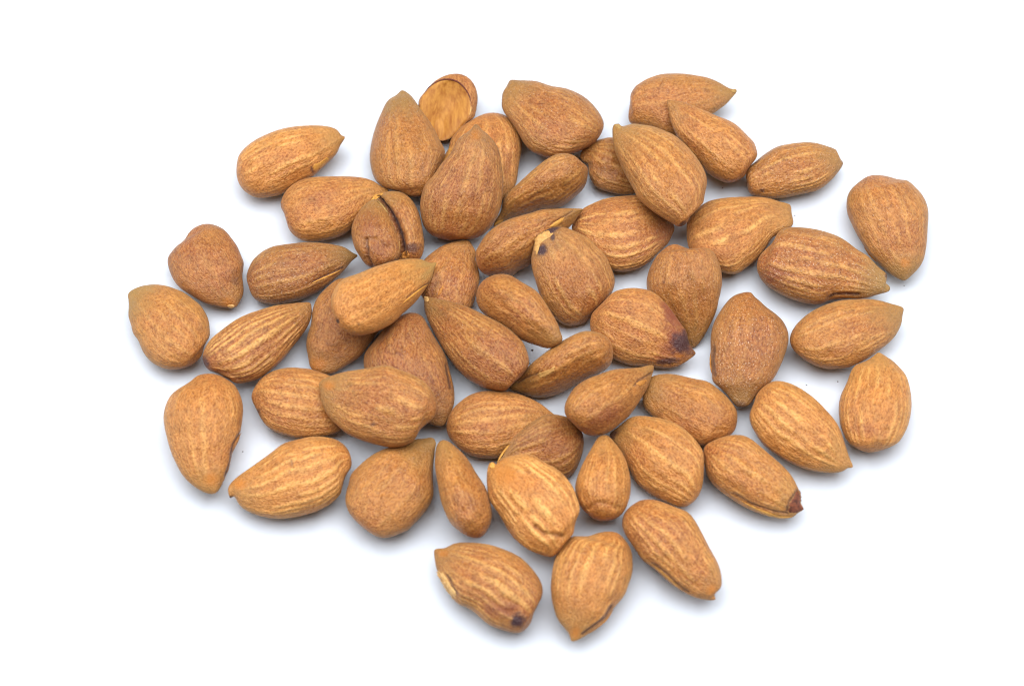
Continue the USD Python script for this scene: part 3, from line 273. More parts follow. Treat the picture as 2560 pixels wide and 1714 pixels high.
    {'n': 39, 'tip': (2008.7, 1272), 'out': [(2008.7, 1272), (2002.9, 1256.7), (2002.9, 1237.5), (1997.2, 1222.2), (1987.6, 1203.1), (1972.3, 1180.1), (1949.4, 1157.2), (1922.6, 1134.2), (1895.8, 1111.2), (1869, 1092.1), (1846, 1086.4), (1815.4, 1089), (1784.8, 1099.8), (1767.6, 1109.3), (1758.8, 1122.7), (1759.9, 1153.3), (1765.7, 1180.1), (1777.1, 1203.1), (1800.1, 1226), (1826.9, 1245.2), (1861.3, 1266.2), (1895.8, 1281.5), (1930.2, 1291.1), (1960.8, 1294.9), (1983.8, 1291.1), (1995.3, 1281.5)], 'red': 0.29, 'val': 1.08, 'vein': 0.45, 'olive': 0.6, 'dust': 0.2, 'marks': [('groove', [(1834.5, 1233.7), (1876.6, 1258.6), (1934, 1277.7), (1968.5, 1283.4)], 3, 0.3, 0.6), ('groove', [(1966.6, 1275.8), (1972.3, 1252.8), (1993.4, 1224.1)], 4, 0.2, 0.8), ('groove', [(1800.1, 1141.8), (1849.9, 1161), (1895.8, 1183.9), (1941.7, 1222.2)], 12, -0.35, 0)], 'pieces': [('patch', 'torn_tip', 'scar_red', [(1974.2, 1261.3), (1987.6, 1235.6), (1998.3, 1225.3), (2003.7, 1241.3), (2002.9, 1258.6), (2008.3, 1271.2), (1991.5, 1279.6), (1972.3, 1278.9)], 0.1), ('strip', 'loose_skin', 'flesh_yellow', [(1853.7, 1251.7), (1888.1, 1270.1), (1926.4, 1286.1), (1957, 1292.6), (1981.9, 1290.3)], 4.2, 0.22)], 'pose': (0, 0, 0.408373), 'label': 'golden almond with a torn dark red tip and loose yellow skin'},
    {'n': 40, 'tip': (1524.4, 1084.4), 'out': [(1524.4, 1084.4), (1543.5, 1068.4), (1565.8, 1049.3), (1588.1, 1039.7), (1616.8, 1039.7), (1648.7, 1044.5), (1680.6, 1054.1), (1706.1, 1068.4), (1728.4, 1087.6), (1747.6, 1109.9), (1758.7, 1132.2), (1760.3, 1164.1), (1759.2, 1191.6), (1752.3, 1226), (1735, 1252.8), (1712.1, 1266.2), (1689.1, 1264.3), (1666.2, 1254.7), (1635.5, 1241.3), (1608.8, 1222.2), (1589.6, 1203.1), (1578.1, 1180.1), (1562.8, 1153.3), (1543.7, 1118.9), (1528.4, 1095.9)], 'red': 0.04, 'val': 1.12, 'vein': 0.6, 'olive': 0.5, 'dust': 0.15, 'marks': [('stain', 1529.1, 1086, 19.1, 12.8, -40, 0.8)], 'pieces': [], 'pose': (-9, -15, 0.41061), 'label': 'plump golden almond with a dark upper-left tip, left of the torn-tip one'},
    {'n': 41, 'tip': (1506.2, 1087.1), 'out': [(1505.4, 1087.1), (1493.9, 1094), (1478.6, 1118.9), (1459.5, 1153.3), (1446.1, 1183.9), (1438.5, 1210.7), (1440.4, 1241.3), (1449.9, 1264.3), (1467.2, 1283.4), (1490.1, 1298.8), (1513.1, 1301.4), (1536, 1296.8), (1555.2, 1283.4), (1568.6, 1260.5), (1576.2, 1229.9), (1576.2, 1203.1), (1572.4, 1176.3), (1562.8, 1145.7), (1547.5, 1118.9), (1532.2, 1099.8), (1518.8, 1088.3)], 'edge': 1, 'red': 0.1, 'val': 1.12, 'vein': 0.45, 'olive': 0.4, 'dust': 0.1, 'marks': [('groove', [(1471, 1270.1), (1490.1, 1256.7), (1513.1, 1254.7), (1539.9, 1268.1)], 6, 0.3, 0.12)], 'pieces': [], 'roll0': 60, 'pose': (0, 0, 0.406342), 'label': 'small upright tan almond with its blunt end toward the viewer, pointing up, lower middle'},
    {'n': 42, 'tip': (1240.2, 1157.7), 'out': [(1257.7, 1138.6), (1267.3, 1119.5), (1286.4, 1090.8), (1308.7, 1071.6), (1334.2, 1052.5), (1359.7, 1038.2), (1385.3, 1035), (1410.8, 1039.7), (1433.1, 1049.3), (1449, 1068.4), (1458.6, 1090.8), (1458.6, 1119.5), (1452.2, 1145), (1439.5, 1173.7), (1420.3, 1192.8), (1385.3, 1196), (1337.4, 1183.2), (1289.6, 1167.3), (1257.7, 1160.9), (1241.8, 1158.4), (1248.1, 1149.8)], 'red': 0.76, 'val': 0.82, 'vein': 0.5, 'olive': 0.7, 'dust': 0.2, 'marks': [], 'pieces': [('strip', 'split_edge', 'flesh_yellow', [(1243.4, 1156.1), (1251.3, 1141.8), (1264.1, 1122.7), (1275.2, 1109.3)], 3.2, 0.2)], 'pose': (18, -30, 0.410998), 'label': 'dark red-brown almond behind the bright golden ribbed one, yellow edge on its left'},
    {'n': 43, 'tip': (1226.6, 1154.6), 'out': [(1228.9, 1154.6), (1221.5, 1161.6), (1217.1, 1183.9), (1217.7, 1215.8), (1224.1, 1247.7), (1240, 1273.2), (1256, 1298.7), (1275.1, 1330.6), (1294.2, 1352.9), (1319.7, 1372.1), (1348.4, 1384.8), (1374, 1391.8), (1386.7, 1388), (1402.7, 1372.1), (1418.6, 1349.7), (1432.9, 1333.8), (1437.7, 1308.3), (1448.9, 1276.4), (1445.7, 1254.1), (1434.5, 1222.2), (1415.4, 1193.5), (1389.9, 1171.2), (1361.2, 1155.2), (1335.7, 1139.3), (1307, 1133.5), (1281.5, 1137.7), (1256, 1145.7), (1240, 1160), (1236.2, 1155.9)], 'red': -0.04, 'val': 1.22, 'vein': 1, 'olive': 0.3, 'dust': 0.1, 'marks': [('orange', 1265.5, 1187.1, 47.8, 35.1, 40, 0.6), ('groove', [(1338.9, 1317.9), (1361.2, 1333.8), (1402.7, 1338.6)], 7, 0.6, 0.3)], 'pieces': [('patch', 'pale_tip', 'flesh_yellow', [(1223.4, 1160), (1228.9, 1155.2), (1235.6, 1157.8), (1238.1, 1165.4), (1231.7, 1172.4), (1224.7, 1168.6)], 0.3)], 'pose': (0, -15, 0.401632), 'label': 'bright golden deeply ribbed almond with a yellow nib at its upper-left tip'},
    {'n': 44, 'tip': (1391.6, 1039.7), 'out': [(1115.8, 1068.4), (1119, 1046.1), (1130.2, 1023.8), (1149.3, 1004.7), (1171.6, 988.7), (1200.3, 978.5), (1229, 976), (1264.1, 977.6), (1296, 983.9), (1324.7, 995.1), (1350.2, 1007.9), (1369.3, 1022.2), (1385.3, 1035), (1390, 1041.3), (1375.7, 1058.9), (1347, 1084.4), (1315.1, 1109.9), (1280, 1130.6), (1254.5, 1141.1), (1238.6, 1144.3), (1213.1, 1144.3), (1184.4, 1140.2), (1155.7, 1125.8), (1133.3, 1106.7), (1120.6, 1087.6)], 'red': 0.38, 'val': 1.03, 'vein': 0.45, 'olive': 0.3, 'dust': 0.2, 'marks': [], 'pieces': [], 'pose': (0, 0, 0.415193), 'label': 'orange oval almond left of the dark red-brown one, below the long central almond'},
    {'n': 45, 'tip': (1104.5, 1099.4), 'out': [(1106.1, 1099.4), (1094.9, 1107.4), (1089.5, 1123.3), (1087, 1152), (1090.2, 1187.1), (1096.5, 1222.2), (1102.9, 1254.1), (1112.5, 1279.6), (1125.2, 1305.1), (1144.4, 1324.2), (1166.7, 1338.6), (1189, 1344), (1204.9, 1340.2), (1217.7, 1325.8), (1227.3, 1305.1), (1229.8, 1279.6), (1224.1, 1247.7), (1211.3, 1212.6), (1192.2, 1183.9), (1173.1, 1152), (1153.9, 1129.7), (1134.8, 1112.2), (1118.9, 1101.7)], 'edge': 1, 'red': 0.29, 'val': 1, 'vein': 0.1, 'olive': 0.6, 'dust': 0.2, 'marks': [('groove', [(1160.3, 1279.6), (1179.4, 1262.1), (1198.6, 1260.5), (1211.3, 1273.2)], 7, 0.3, 0.12)], 'pieces': [], 'pose': (0, 0, 0.404392), 'label': 'smooth narrow tan teardrop almond pointing up, left of the bright golden ribbed one'},
    {'n': 46, 'tip': (1082.8, 1094.6), 'out': [(1058.9, 1095.5), (1074.8, 1093), (1086, 1097.1), (1090.1, 1109.9), (1089.5, 1113.8), (1085.4, 1145.7), (1082.2, 1193.5), (1083.8, 1231.8), (1075.8, 1257.3), (1061.5, 1279.6), (1039.1, 1305.1), (1020, 1324.2), (1016.6, 1325.9), (967.4, 1343.4), (929.1, 1333.6), (890.9, 1303), (869, 1273.5), (863.5, 1240.7), (871.2, 1207.9), (877.1, 1186.4), (893.1, 1167.3), (918.6, 1145), (944.1, 1129), (976, 1116.3), (1011, 1106.7), (1039.7, 1097.1)], 'red': 0.19, 'val': 1, 'vein': 0.2, 'olive': 0.8, 'dust': 0.2, 'marks': [('groove', [(1033, 1136.8), (983.8, 1180.5), (961.9, 1246.1)], 12, -0.35, 0)], 'pieces': [], 'pose': (0, 0, 0.407188), 'label': 'plump olive-tan almond at the lower left with its dark tip at the upper right'},
    {'n': 47, 'tip': (570.7, 1236.4), 'out': [(571.3, 1234.8), (569.7, 1222.1), (577.7, 1206.1), (596.8, 1188.6), (612.8, 1177.4), (635.1, 1161.5), (657.4, 1145.5), (682.9, 1126.4), (708.4, 1108.9), (737.1, 1099.3), (769, 1092), (797.7, 1090.7), (826.4, 1094.5), (848.8, 1102.5), (867.9, 1120), (877.4, 1142.3), (878.4, 1164.7), (867.9, 1183.8), (858.3, 1206.1), (851.9, 1231.6), (836, 1250.8), (813.7, 1266.7), (781.8, 1281.1), (746.7, 1289.7), (705.3, 1295.4), (667, 1292.2), (635.1, 1284.2), (609.6, 1271.5), (593.6, 1254), (584.1, 1240.6), (576.1, 1244.4)], 'red': 0.15, 'val': 1.15, 'vein': 0.75, 'olive': 0.4, 'dust': 0.2, 'marks': [('orange', 600, 1209.3, 20.7, 15.9, 0, 0.8), ('groove', [(727.6, 1150.3), (730.8, 1166.3)], 3, 0.3, 0.5), ('stain', 576.1, 1241.8, 5.7, 4.5, 0, 0.8)], 'pieces': [], 'pose': (0, 0, 0.408074), 'label': 'large golden ribbed almond at the lower left, orange tip pointing left'},
    {'n': 48, 'tip': (529.9, 1234.8), 'out': [(536.2, 1233.2), (520.3, 1233.2), (498, 1223.7), (475.7, 1207.7), (456.5, 1187), (442.2, 1161.5), (427.8, 1129.6), (416.7, 1091.3), (409.3, 1053.1), (410.3, 1027.6), (418.3, 1002), (431, 982.9), (453.3, 967), (475.7, 952.6), (494.8, 938.3), (520.3, 933.5), (545.8, 936.7), (568.1, 947.8), (587.3, 963.8), (600, 986.1), (607, 1011.6), (606.4, 1043.5), (601.6, 1075.4), (598.4, 1097.7), (587.3, 1120), (577.7, 1151.9), (571.3, 1177.4), (558.6, 1202.9), (549, 1222.1)], 'red': 0.19, 'val': 1.12, 'vein': 0.4, 'olive': 0.5, 'dust': 0.1, 'marks': [('orange', 526.7, 1196.6, 19.1, 19.1, 0, 0.9), ('groove', [(600, 1083.4), (584.1, 1110.5), (575.2, 1155.1), (564.9, 1190.2)], 3, 0.35, 0.8)], 'pieces': [('strip', 'split_edge', 'flesh_orange', [(602.6, 1081.8), (591.1, 1104.1), (582.2, 1128)], 2.2, 0.2)], 'pose': (0, 0, 0.413231), 'label': 'tall golden almond at the lower left edge, orange tip pointing down'},
    {'n': 49, 'tip': (877.4, 1027.6), 'out': [(628.7, 992.5), (635.1, 970.2), (647.9, 951), (667, 935.1), (692.5, 923.9), (724.4, 918.5), (756.3, 919.8), (781.8, 923.9), (807.3, 931.9), (826.4, 939.9), (855.1, 967), (872.7, 1002), (875.9, 1033.9), (858.3, 1069), (832.8, 1084.9), (804.1, 1091.3), (772.2, 1093.9), (737.1, 1092.9), (705.3, 1084.9), (676.6, 1072.2), (657.4, 1053.1), (644.7, 1030.7), (635.1, 1011.6)], 'red': 0.29, 'val': 1.04, 'vein': 0.5, 'olive': 0.4, 'dust': 0.2, 'marks': [('stain', 646.3, 1027.6, 5.1, 7, 0, 0.6)], 'pieces': [], 'pose': (0, 0, 0.417917), 'label': 'orange oval almond at the left, its right end under a wide orange-brown one'},
    {'n': 50, 'tip': (796.8, 961.6), 'out': [(796.8, 961.6), (803.8, 950.5), (829.3, 938.3), (858, 929.7), (886.7, 924.9), (918.6, 920.2), (944.1, 914.7), (969.6, 913.8), (995.1, 921.8), (1027, 934.5), (1055.7, 950.5), (1074.8, 969.6), (1087.6, 988.7), (1092.4, 1011), (1087.6, 1036.6), (1071.6, 1055.7), (1049.3, 1074.8), (1039.7, 1094), (1020.6, 1109.9), (988.7, 1117.9), (956.8, 1114.7), (924.9, 1106.7), (893.1, 1095.5), (864.4, 1081.2), (842, 1062.1), (822.9, 1042.9), (810.2, 1020.6), (802.2, 995.1), (799.9, 976)], 'red': 0.42, 'val': 1, 'vein': 0.6, 'olive': 0.6, 'dust': 0.3, 'marks': [('orange', 821.3, 963.2, 17.5, 14.3, 0, 0.9), ('stain', 932.9, 1060.5, 8.9, 4.5, 0, 0.6)], 'pieces': [], 'pose': (-6, -18, 0.410684), 'label': 'wide orange-brown almond with an orange spot at its left tip, lying over two others'},
    {'n': 51, 'tip': (1085.7, 1373.7), 'out': [(1085.4, 1388), (1087, 1372.7), (1109.3, 1368.9), (1134.8, 1357.7), (1166.7, 1355.2), (1198.6, 1356.8), (1236.8, 1364.1), (1275.1, 1378.4), (1307, 1397.6), (1332.5, 1423.1), (1348.4, 1445.4), (1356.4, 1467.7), (1354.8, 1490.1), (1342.1, 1515.6), (1332.5, 1537.9), (1328.1, 1552.2), (1311.7, 1574.1), (1289.9, 1581.7), (1257.1, 1574.1), (1218.8, 1557.7), (1180.5, 1524.9), (1147.6, 1509.2), (1131.6, 1493.2), (1112.5, 1467.7), (1096.5, 1435.8), (1088.6, 1410.3)], 'red': 0.57, 'val': 0.97, 'vein': 0.8, 'olive': 0.5, 'dust': 0.2, 'marks': [('orange', 1107.7, 1381.6, 15.9, 11.2, 0, 0.8), ('stain', 1294.2, 1551.1, 21.9, 20.8, 0, 1), ('red', 1256, 1521.9, 47.8, 22.3, 0, 0.8), ('groove', [(1118.9, 1437.4), (1130, 1461.4), (1142.8, 1486.9)], 3, 0.2, 0.8)], 'pieces': [('patch', 'exposed_kernel', 'flesh_pale', [(1090.8, 1423.7), (1103.5, 1429.5), (1116.3, 1443.8), (1129.1, 1464.5), (1140.5, 1482.1), (1136.7, 1495.2), (1125.2, 1486.9), (1109.3, 1464.5), (1096.5, 1442.9)], 0.1)], 'pose': (0, 0, 0.396724), 'label': 'reddish ribbed almond at the bottom with a bare cream patch and a blue-black spot'},
    {'n': 52, 'tip': (1428.9, 1601.1), 'out': [(1428.9, 1601.1), (1423.1, 1585.8), (1402.1, 1559), (1388.7, 1532.2), (1379.1, 1493.9), (1377.2, 1455.7), (1383, 1413.6), (1390.6, 1386.8), (1405.9, 1360), (1425.1, 1342.8), (1444.2, 1338.9), (1471, 1338.9), (1493.9, 1331.3), (1520.7, 1327.5), (1543.7, 1331.3), (1562.8, 1348.5), (1576.2, 1371.5), (1581.2, 1402.1), (1580.1, 1432.7), (1570.5, 1463.3), (1559, 1490.1), (1536, 1516.9), (1520.7, 1539.9), (1493.9, 1566.6), (1467.2, 1585.8), (1444.2, 1599.2)], 'red': 0.19, 'val': 1.08, 'vein': 0.65, 'olive': 0.6, 'dust': 0.1, 'marks': [('orange', 1438.5, 1580, 18.4, 15.3, 0, 0.9), ('groove', [(1530.3, 1513.8), (1513.1, 1541.8), (1488.2, 1560.9), (1455.7, 1583.9)], 3, 0.35, 0.9)], 'pieces': [('strip', 'split_edge', 'flesh_orange', [(1533, 1518.8), (1518.8, 1543.7), (1494.7, 1565.9), (1465.2, 1585)], 2.6, 0.2)], 'pose': (0, 0, 0.396966), 'label': 'bottommost upright almond with orange lower tip and a dark slit at its lower right'},
    {'n': 53, 'tip': (1788.6, 1495.8), 'out': [(1788.6, 1497), (1754.2, 1497), (1727.4, 1488.2), (1696.8, 1471), (1666.2, 1448), (1635.5, 1421.2), (1608.8, 1402.1), (1589.6, 1375.3), (1574.3, 1352.3), (1559, 1325.5), (1555.2, 1302.6), (1562.8, 1279.6), (1582, 1260.5), (1604.9, 1249), (1631.7, 1247.9), (1658.5, 1254.7), (1692.9, 1268.1), (1719.7, 1279.6), (1738.9, 1302.6), (1758, 1337), (1773.3, 1367.6), (1788.6, 1394.4), (1800.1, 1421.2), (1804.7, 1451.8), (1800.1, 1471), (1786.7, 1486.3)], 'red': 0.53, 'val': 1.08, 'vein': 0.55, 'olive': 0.4, 'dust': 0.2, 'marks': [('orange', 1779.1, 1474.8, 15.3, 15.3, 0, 0.8), ('groove', [(1633.6, 1409), (1666.2, 1432.7), (1691, 1457.6), (1719.7, 1478.6)], 2.8, 0.3, 0.7)], 'pieces': [('strip', 'split_edge', 'flesh_yellow', [(1629.8, 1411.7), (1658.5, 1433.8), (1685.3, 1458.7), (1706.3, 1474.8)], 3.2, 0.2)], 'pose': (0, 0, 0.399994), 'label': 'orange-red almond at the bottom right with a long yellow split edge, tip pointing down'},
    {'label': 'almond kernel split into two halves by a dark crack, standing end up', 'halves': [{'n': 54, 'tip': (937.6, 495.8), 'out': [(939.2, 497.4), (920, 505.4), (904.1, 519.7), (891.3, 538.9), (881.8, 558), (878.6, 583.5), (886.5, 618.6), (897.7, 637.7), (910.5, 656.8), (926.4, 668), (955.1, 669.6), (983.8, 656.8), (1001.3, 637.7), (1002.3, 605.8), (996.6, 583.5), (983.8, 554.8), (971, 529.3), (955.1, 508.6)], 'red': 0.57, 'val': 0.88, 'vein': 0.15, 'olive': 0.6, 'dust': 0.4, 'marks': [('groove', [(914.3, 599.4), (915.6, 618.6), (918.1, 644.1), (927, 664.8)], 5, 0.8, 0.6), ('groove', [(920, 597.8), (942.3, 599.4), (971, 618.6)], 8, 0.3, 0.1), ('red', 923.2, 567.6, 28.7, 35.1, 0, 0.4), ('red', 951.9, 618.6, 38.3, 31.9, 0, 0.3)], 'pieces': [('strip', 'skin_flap', 'flesh_olive', [(943, 502.2), (958.9, 516.5), (972.6, 535.7)], 3.2, 0.35), ('strip', 'skin_flap', 'flesh_tan', [(975.8, 545.2), (991.8, 575.5), (999.1, 599.4), (998.2, 628.1)], 2.2, 0.3)], 'thick': 0.55, 'pose': (0, 0, 0.43506)}, {'n': 55, 'tip': (945.5, 483), 'out': [(934.4, 491), (951.9, 483), (971, 478.3), (996.6, 478.9), (1018.9, 489.4), (1034.8, 507), (1047.6, 532.5), (1054, 558), (1058.7, 589.9), (1060.3, 618.6), (1052.4, 644.1), (1034.8, 660), (1006.1, 663.2), (980.6, 644.1), (961.5, 605.8), (945.5, 561.2), (934.4, 519.7)], 'red': 0.38, 'val': 0.92, 'vein': 0.25, 'olive': 0.6, 'dust': 0.4, 'marks': [('groove', [(943.9, 497.4), (957.7, 510.2), (974.2, 530.9), (990.2, 558), (1001.3, 585.1), (1004.8, 605.8), (1003.6, 640.9)], 8.5, 2.2, 0.97), ('stain', 1028.4, 620.2, 25.5, 12.8, -10, 0.75)], 'pieces': [('patch', 'peeled_flake', 'flesh_yellow', [(928.3, 501.2), (932.8, 491), (943.9, 484.6), (958.9, 482.4), (953.5, 489.4), (943.9, 496.8)], 0.25), ('patch', 'torn_flake', 'flesh_orange', [(1004.5, 644.1), (1006.8, 632.9), (1014.1, 627.5), (1022.7, 633.9), (1020.5, 644.1)], 0.4)], 'thick': 0.55, 'pose': (0, 0, 0.43806)}]},
]
CRUMBS = [(1330.4, 875.3, 0.26, 'dark brown speck on white between the smooth narrow and the olive-brown central almonds'),
          (1806.3, 470.3, 0.16, 'tiny grey speck on white below the orange sharp-tipped top right almond'),
          (1986.7, 539.0, 0.14, 'tiny grey speck on white right of the square-ended tan almond'),
          (2094.1, 953.8, 0.17, 'tiny dark speck on white left of the golden almond at the lower right edge'),
          (2016.0, 962.1, 0.15, 'faint speck on white above the large golden ribbed lower right almond'),
          (607.0, 1128.6, 0.15, 'tiny grey speck on white right of the tall golden lower left almond'),
          (2260.3, 714.1, 0.15, 'faint brownish speck on white just under the far right almond tip'),
          (1324.0, 908.4, 0.2, 'dark speck at the lower right end of the long red-orange central almond')]

# ---------------------------------------------------------------- base colours
BOARD = (0.645, 0.705, 0.79)
C_GOLD, C_RED = (0.355, 0.124, 0.018), (0.245, 0.057, 0.0095)
C_VEIN, C_LITE, C_DARK = (0.67, 0.36, 0.10), (0.515, 0.24, 0.070), (0.115, 0.030, 0.006)
C_OLIVE = (0.285, 0.170, 0.050)

# ---------------------------------------------------------------- stage
stage = Usd.Stage.CreateInMemory()
UsdGeom.SetStageUpAxis(stage, "Z")
UsdGeom.SetStageMetersPerUnit(stage, 1.0)
UsdGeom.Xform.Define(stage, "/World")
UsdGeom.Scope.Define(stage, "/World/Looks")


def looking(prim, pos, aim):
    z = np.asarray(pos, float) - aim
    z /= np.linalg.norm(z)
    x = np.cross([0, 1, 0] if abs(z[2]) > .9 else [0, 0, 1], z)
    x /= np.linalg.norm(x)
    y = np.cross(z, x)
    m = np.eye(4)
    m[0, :3], m[1, :3], m[2, :3], m[3, :3] = x, y, z, pos
    UsdGeom.Xformable(prim).AddTransformOp().Set(Gf.Matrix4d(m.tolist()))


cam = UsdGeom.Camera.Define(stage, "/World/Camera")
cam.CreateFocalLengthAttr(FOCAL)
cam.CreateHorizontalApertureAttr(APERTURE)
cam.CreateFStopAttr(F_STOP)
cam.CreateFocusDistanceAttr(FOCUS)
cam.CreateClippingRangeAttr(Gf.Vec2f(0.01, 50))
cam.CreateExposureAttr(EXPOSURE)
looking(cam, CAM, np.zeros(3))
for name, pos, aim, wd, ht, power, colour in LAMPS:
    lamp = UsdLux.RectLight.Define(stage, f"/World/{name}")
    lamp.CreateWidthAttr(wd)
    lamp.CreateHeightAttr(ht)
    lamp.CreateIntensityAttr(power)
    lamp.CreateColorAttr(Gf.Vec3f(*colour))
    looking(lamp, np.array(pos), np.array(aim))

# ---------------------------------------------------------------- materials
LOOK = "/World/Looks/"
WHITE = usdkit.material(stage, LOOK + "white_board", {
    "g": ("geometry", {}),
    "n": ("noise_texture", {"scale": 900.0, "detail": 3.0}),
    "m": ("map_range", {"value": .5, "from_min": .3, "from_max": .7, "to_min": .985, "to_max": 1.0}),
    "c": ("mix_color", {"blend_type": "multiply", "fac": 1.0, "a": BOARD}),
    "p": ("principled_bsdf", {"roughness": .75, "specular_ior_level": .15})},
    [("g.position", "n.vector"), ("n.fac", "m.value"), ("m.result", "c.b"), ("c.result", "p.base_color")], surface="p.BSDF")


def skin_look(path):
    """Velvety brown almond skin. mask: veins, olive, stain; mask2: orange, red, broad mottling; tone: redness, value, dust."""
    n = {
        "mk": ("attribute", {"attribute": "mask"}), "mks": ("separate_color", {}),
        "m2": ("attribute", {"attribute": "mask2"}), "m2s": ("separate_color", {}),
        "tn": ("attribute", {"attribute": "tone"}), "tns": ("separate_color", {}),
        "rs": ("attribute", {"attribute": "rest"}),
        "map": ("mapping", {"scale": (0.7, 1.0, 1.0)}),
        "fib": ("noise_texture", {"scale": 2400.0, "detail": 2.5, "roughness": .6}),
        "coarse": ("noise_texture", {"scale": 620.0, "detail": 3.0, "roughness": .6, "distortion": .4}),
        "speck": ("noise_texture", {"scale": 4000.0, "detail": 1.0}),
        # grooves: from golden brown to reddish brown
        "mot": ("map_range", {"from_min": .3, "from_max": .7, "to_min": -.35, "to_max": .35}),
        "rdn": ("math", {"math_type": "add", "use_clamp": True}),
        "base": ("mix_color", {"a": C_GOLD, "b": C_RED}),
        "veinf": ("math", {"math_type": "multiply", "use_clamp": True}),
        "fibr": ("map_range", {"from_min": .35, "from_max": .65, "to_min": 0.0, "to_max": 1.0, "clamp": True}),
        "fibv": ("map_range", {"from_min": .0, "from_max": 1., "to_min": .55, "to_max": 1.15}),
        "vein": ("mix_color", {"b": C_VEIN}),
        "lite": ("mix_color", {"b": C_LITE}), "litf": ("math", {"math_type": "multiply", "value2": .55}),
        "dkf": ("map_range", {"from_min": .25, "from_max": .52, "to_min": .48, "to_max": 0.0, "clamp": True}),
        "dark": ("mix_color", {"b": C_DARK}),
        "cors": ("map_range", {"from_min": .3, "from_max": .7, "to_min": .80, "to_max": 1.20}),
        "mul1": ("mix_color", {"blend_type": "multiply", "fac": 1.0, "use_clamp": False}),
        "olf": ("math", {"math_type": "multiply", "value2": .95, "use_clamp": True}),
        "ol": ("mix_color", {"b": C_OLIVE}),
        "redf": ("math", {"math_type": "multiply", "value2": .8}),
        "redm": ("mix_color", {"b": (.15, .018, .012)}),
        "orf": ("math", {"math_type": "multiply", "value2": .75}),
        "orm": ("mix_color", {"b": (.46, .15, .012)}),
        "mul2": ("mix_color", {"blend_type": "multiply", "fac": 1.0, "use_clamp": False}),
        "stm": ("mix_color", {"b": (.040, .012, .016)}),
        "thr": ("map_range", {"from_min": .64, "from_max": .76, "to_min": 0.0, "to_max": 1.0, "clamp": True}),
        "dst": ("math", {"math_type": "multiply", "use_clamp": True}),
        "dust": ("mix_color", {"b": (.66, .52, .40)}),
        "hsum": ("math", {"math_type": "multiply_add", "value2": .55}),
        "bump": ("bump", {"strength": 1.0, "distance": .00030}),
        "p": ("principled_bsdf", {"roughness": .46, "specular_ior_level": .38, "sheen_weight": .10, "sheen_roughness": .45, "sheen_tint": (1.0, .86, .68)}),
    }
    l = [("mk.color", "mks.color"), ("m2.color", "m2s.color"), ("tn.color", "tns.color"), ("rs.vector", "map.vector"),
         ("map.vector", "fib.vector"), ("rs.vector", "coarse.vector"), ("rs.vector", "speck.vector"),
         ("m2s.b", "mot.value"), ("tns.r", "rdn.value1"), ("mot.result", "rdn.value2"), ("rdn.value", "base.fac"), ("fib.fac", "fibr.value"), ("fibr.result", "fibv.value"),
         ("mks.r", "veinf.value1"), ("fibv.result", "veinf.value2"), ("base.result", "vein.a"), ("veinf.value", "vein.fac"),
         ("fibr.result", "litf.value1"), ("vein.result", "lite.a"), ("litf.value", "lite.fac"),
         ("fib.fac", "dkf.value"), ("lite.result", "dark.a"), ("dkf.result", "dark.fac"),
         ("coarse.fac", "cors.value"), ("dark.result", "mul1.a"), ("cors.result", "mul1.b"),
         ("mks.g", "olf.value1"), ("mul1.result", "ol.a"), ("olf.value", "ol.fac"),
         ("m2s.g", "redf.value1"), ("ol.result", "redm.a"), ("redf.value", "redm.fac"),
         ("m2s.r", "orf.value1"), ("redm.result", "orm.a"), ("orf.value", "orm.fac"),
         ("orm.result", "mul2.a"), ("tns.g", "mul2.b"),
         ("mul2.result", "stm.a"), ("mks.b", "stm.fac"),
         ("speck.fac", "thr.value"), ("thr.result", "dst.value1"), ("tns.b", "dst.value2"), ("stm.result", "dust.a"), ("dst.value", "dust.fac"),
         ("dust.result", "p.base_color"),
         ("coarse.fac", "hsum.value1"), ("fib.fac", "hsum.value3"), ("hsum.value", "bump.height"), ("bump.normal", "p.normal")]
    return usdkit.material(stage, path, n, l, surface="p.BSDF")


SKIN = skin_look(LOOK + "almond_skin")


def flesh_look(name, a, b, rough=.6, turn=0.0, stretch=1.0):
    return usdkit.material(stage, LOOK + name, {
        "g": ("geometry", {}), "n": ("noise_texture", {"scale": 1500.0 * (1 if stretch == 1 else .7), "detail": 4.0, "roughness": .65}),
        "map": ("mapping", {"rotation": (0, 0, turn), "scale": (1, stretch, 1)}),
        "m": ("map_range", {"from_min": .32, "from_max": .68, "clamp": True}),
        "c": ("mix_color", {"a": a, "b": b}),
        "bump": ("bump", {"strength": .6, "distance": .0002}),
        "p": ("principled_bsdf", {"roughness": rough, "specular_ior_level": .3})},
        [("g.position", "map.vector"), ("map.vector", "n.vector"), ("n.fac", "m.value"), ("m.result", "c.fac"), ("c.result", "p.base_color"), ("n.fac", "bump.height"), ("bump.normal", "p.normal")], surface="p.BSDF")


FLESH = {
    "flesh_yellow": flesh_look("yellow_flesh", (.50, .22, .035), (.66, .36, .08)),
    "flesh_pale": flesh_look("cream_flesh", (.55, .28, .075), (.78, .52, .22)),
    "flesh_tan": flesh_look("tan_flesh", (.42, .21, .06), (.62, .37, .12)),
    "flesh_orange": flesh_look("orange_flesh", (.36, .13, .022), (.58, .27, .06)),
    "flesh_olive": flesh_look("olive_flesh", (.28, .16, .05), (.44, .27, .09)),
    "inner": flesh_look("inner_skin", (.29, .10, .014), (.50, .235, .042), .6, .6, .2),
    "scar": flesh_look("dark_scar", (.06, .018, .012), (.16, .035, .02)),
    "scar_red": flesh_look("dark_red_scar", (.07, .02, .012), (.24, .07, .03)),
}


def primvar(m, name, arr, kind="vertex"):
    p = UsdGeom.PrimvarsAPI(m).CreatePrimvar(name, Sdf.ValueTypeNames.Color3fArray, kind)
    p.Set(Vt.Vec3fArray.FromNumpy(np.ascontiguousarray(arr, np.float32)))


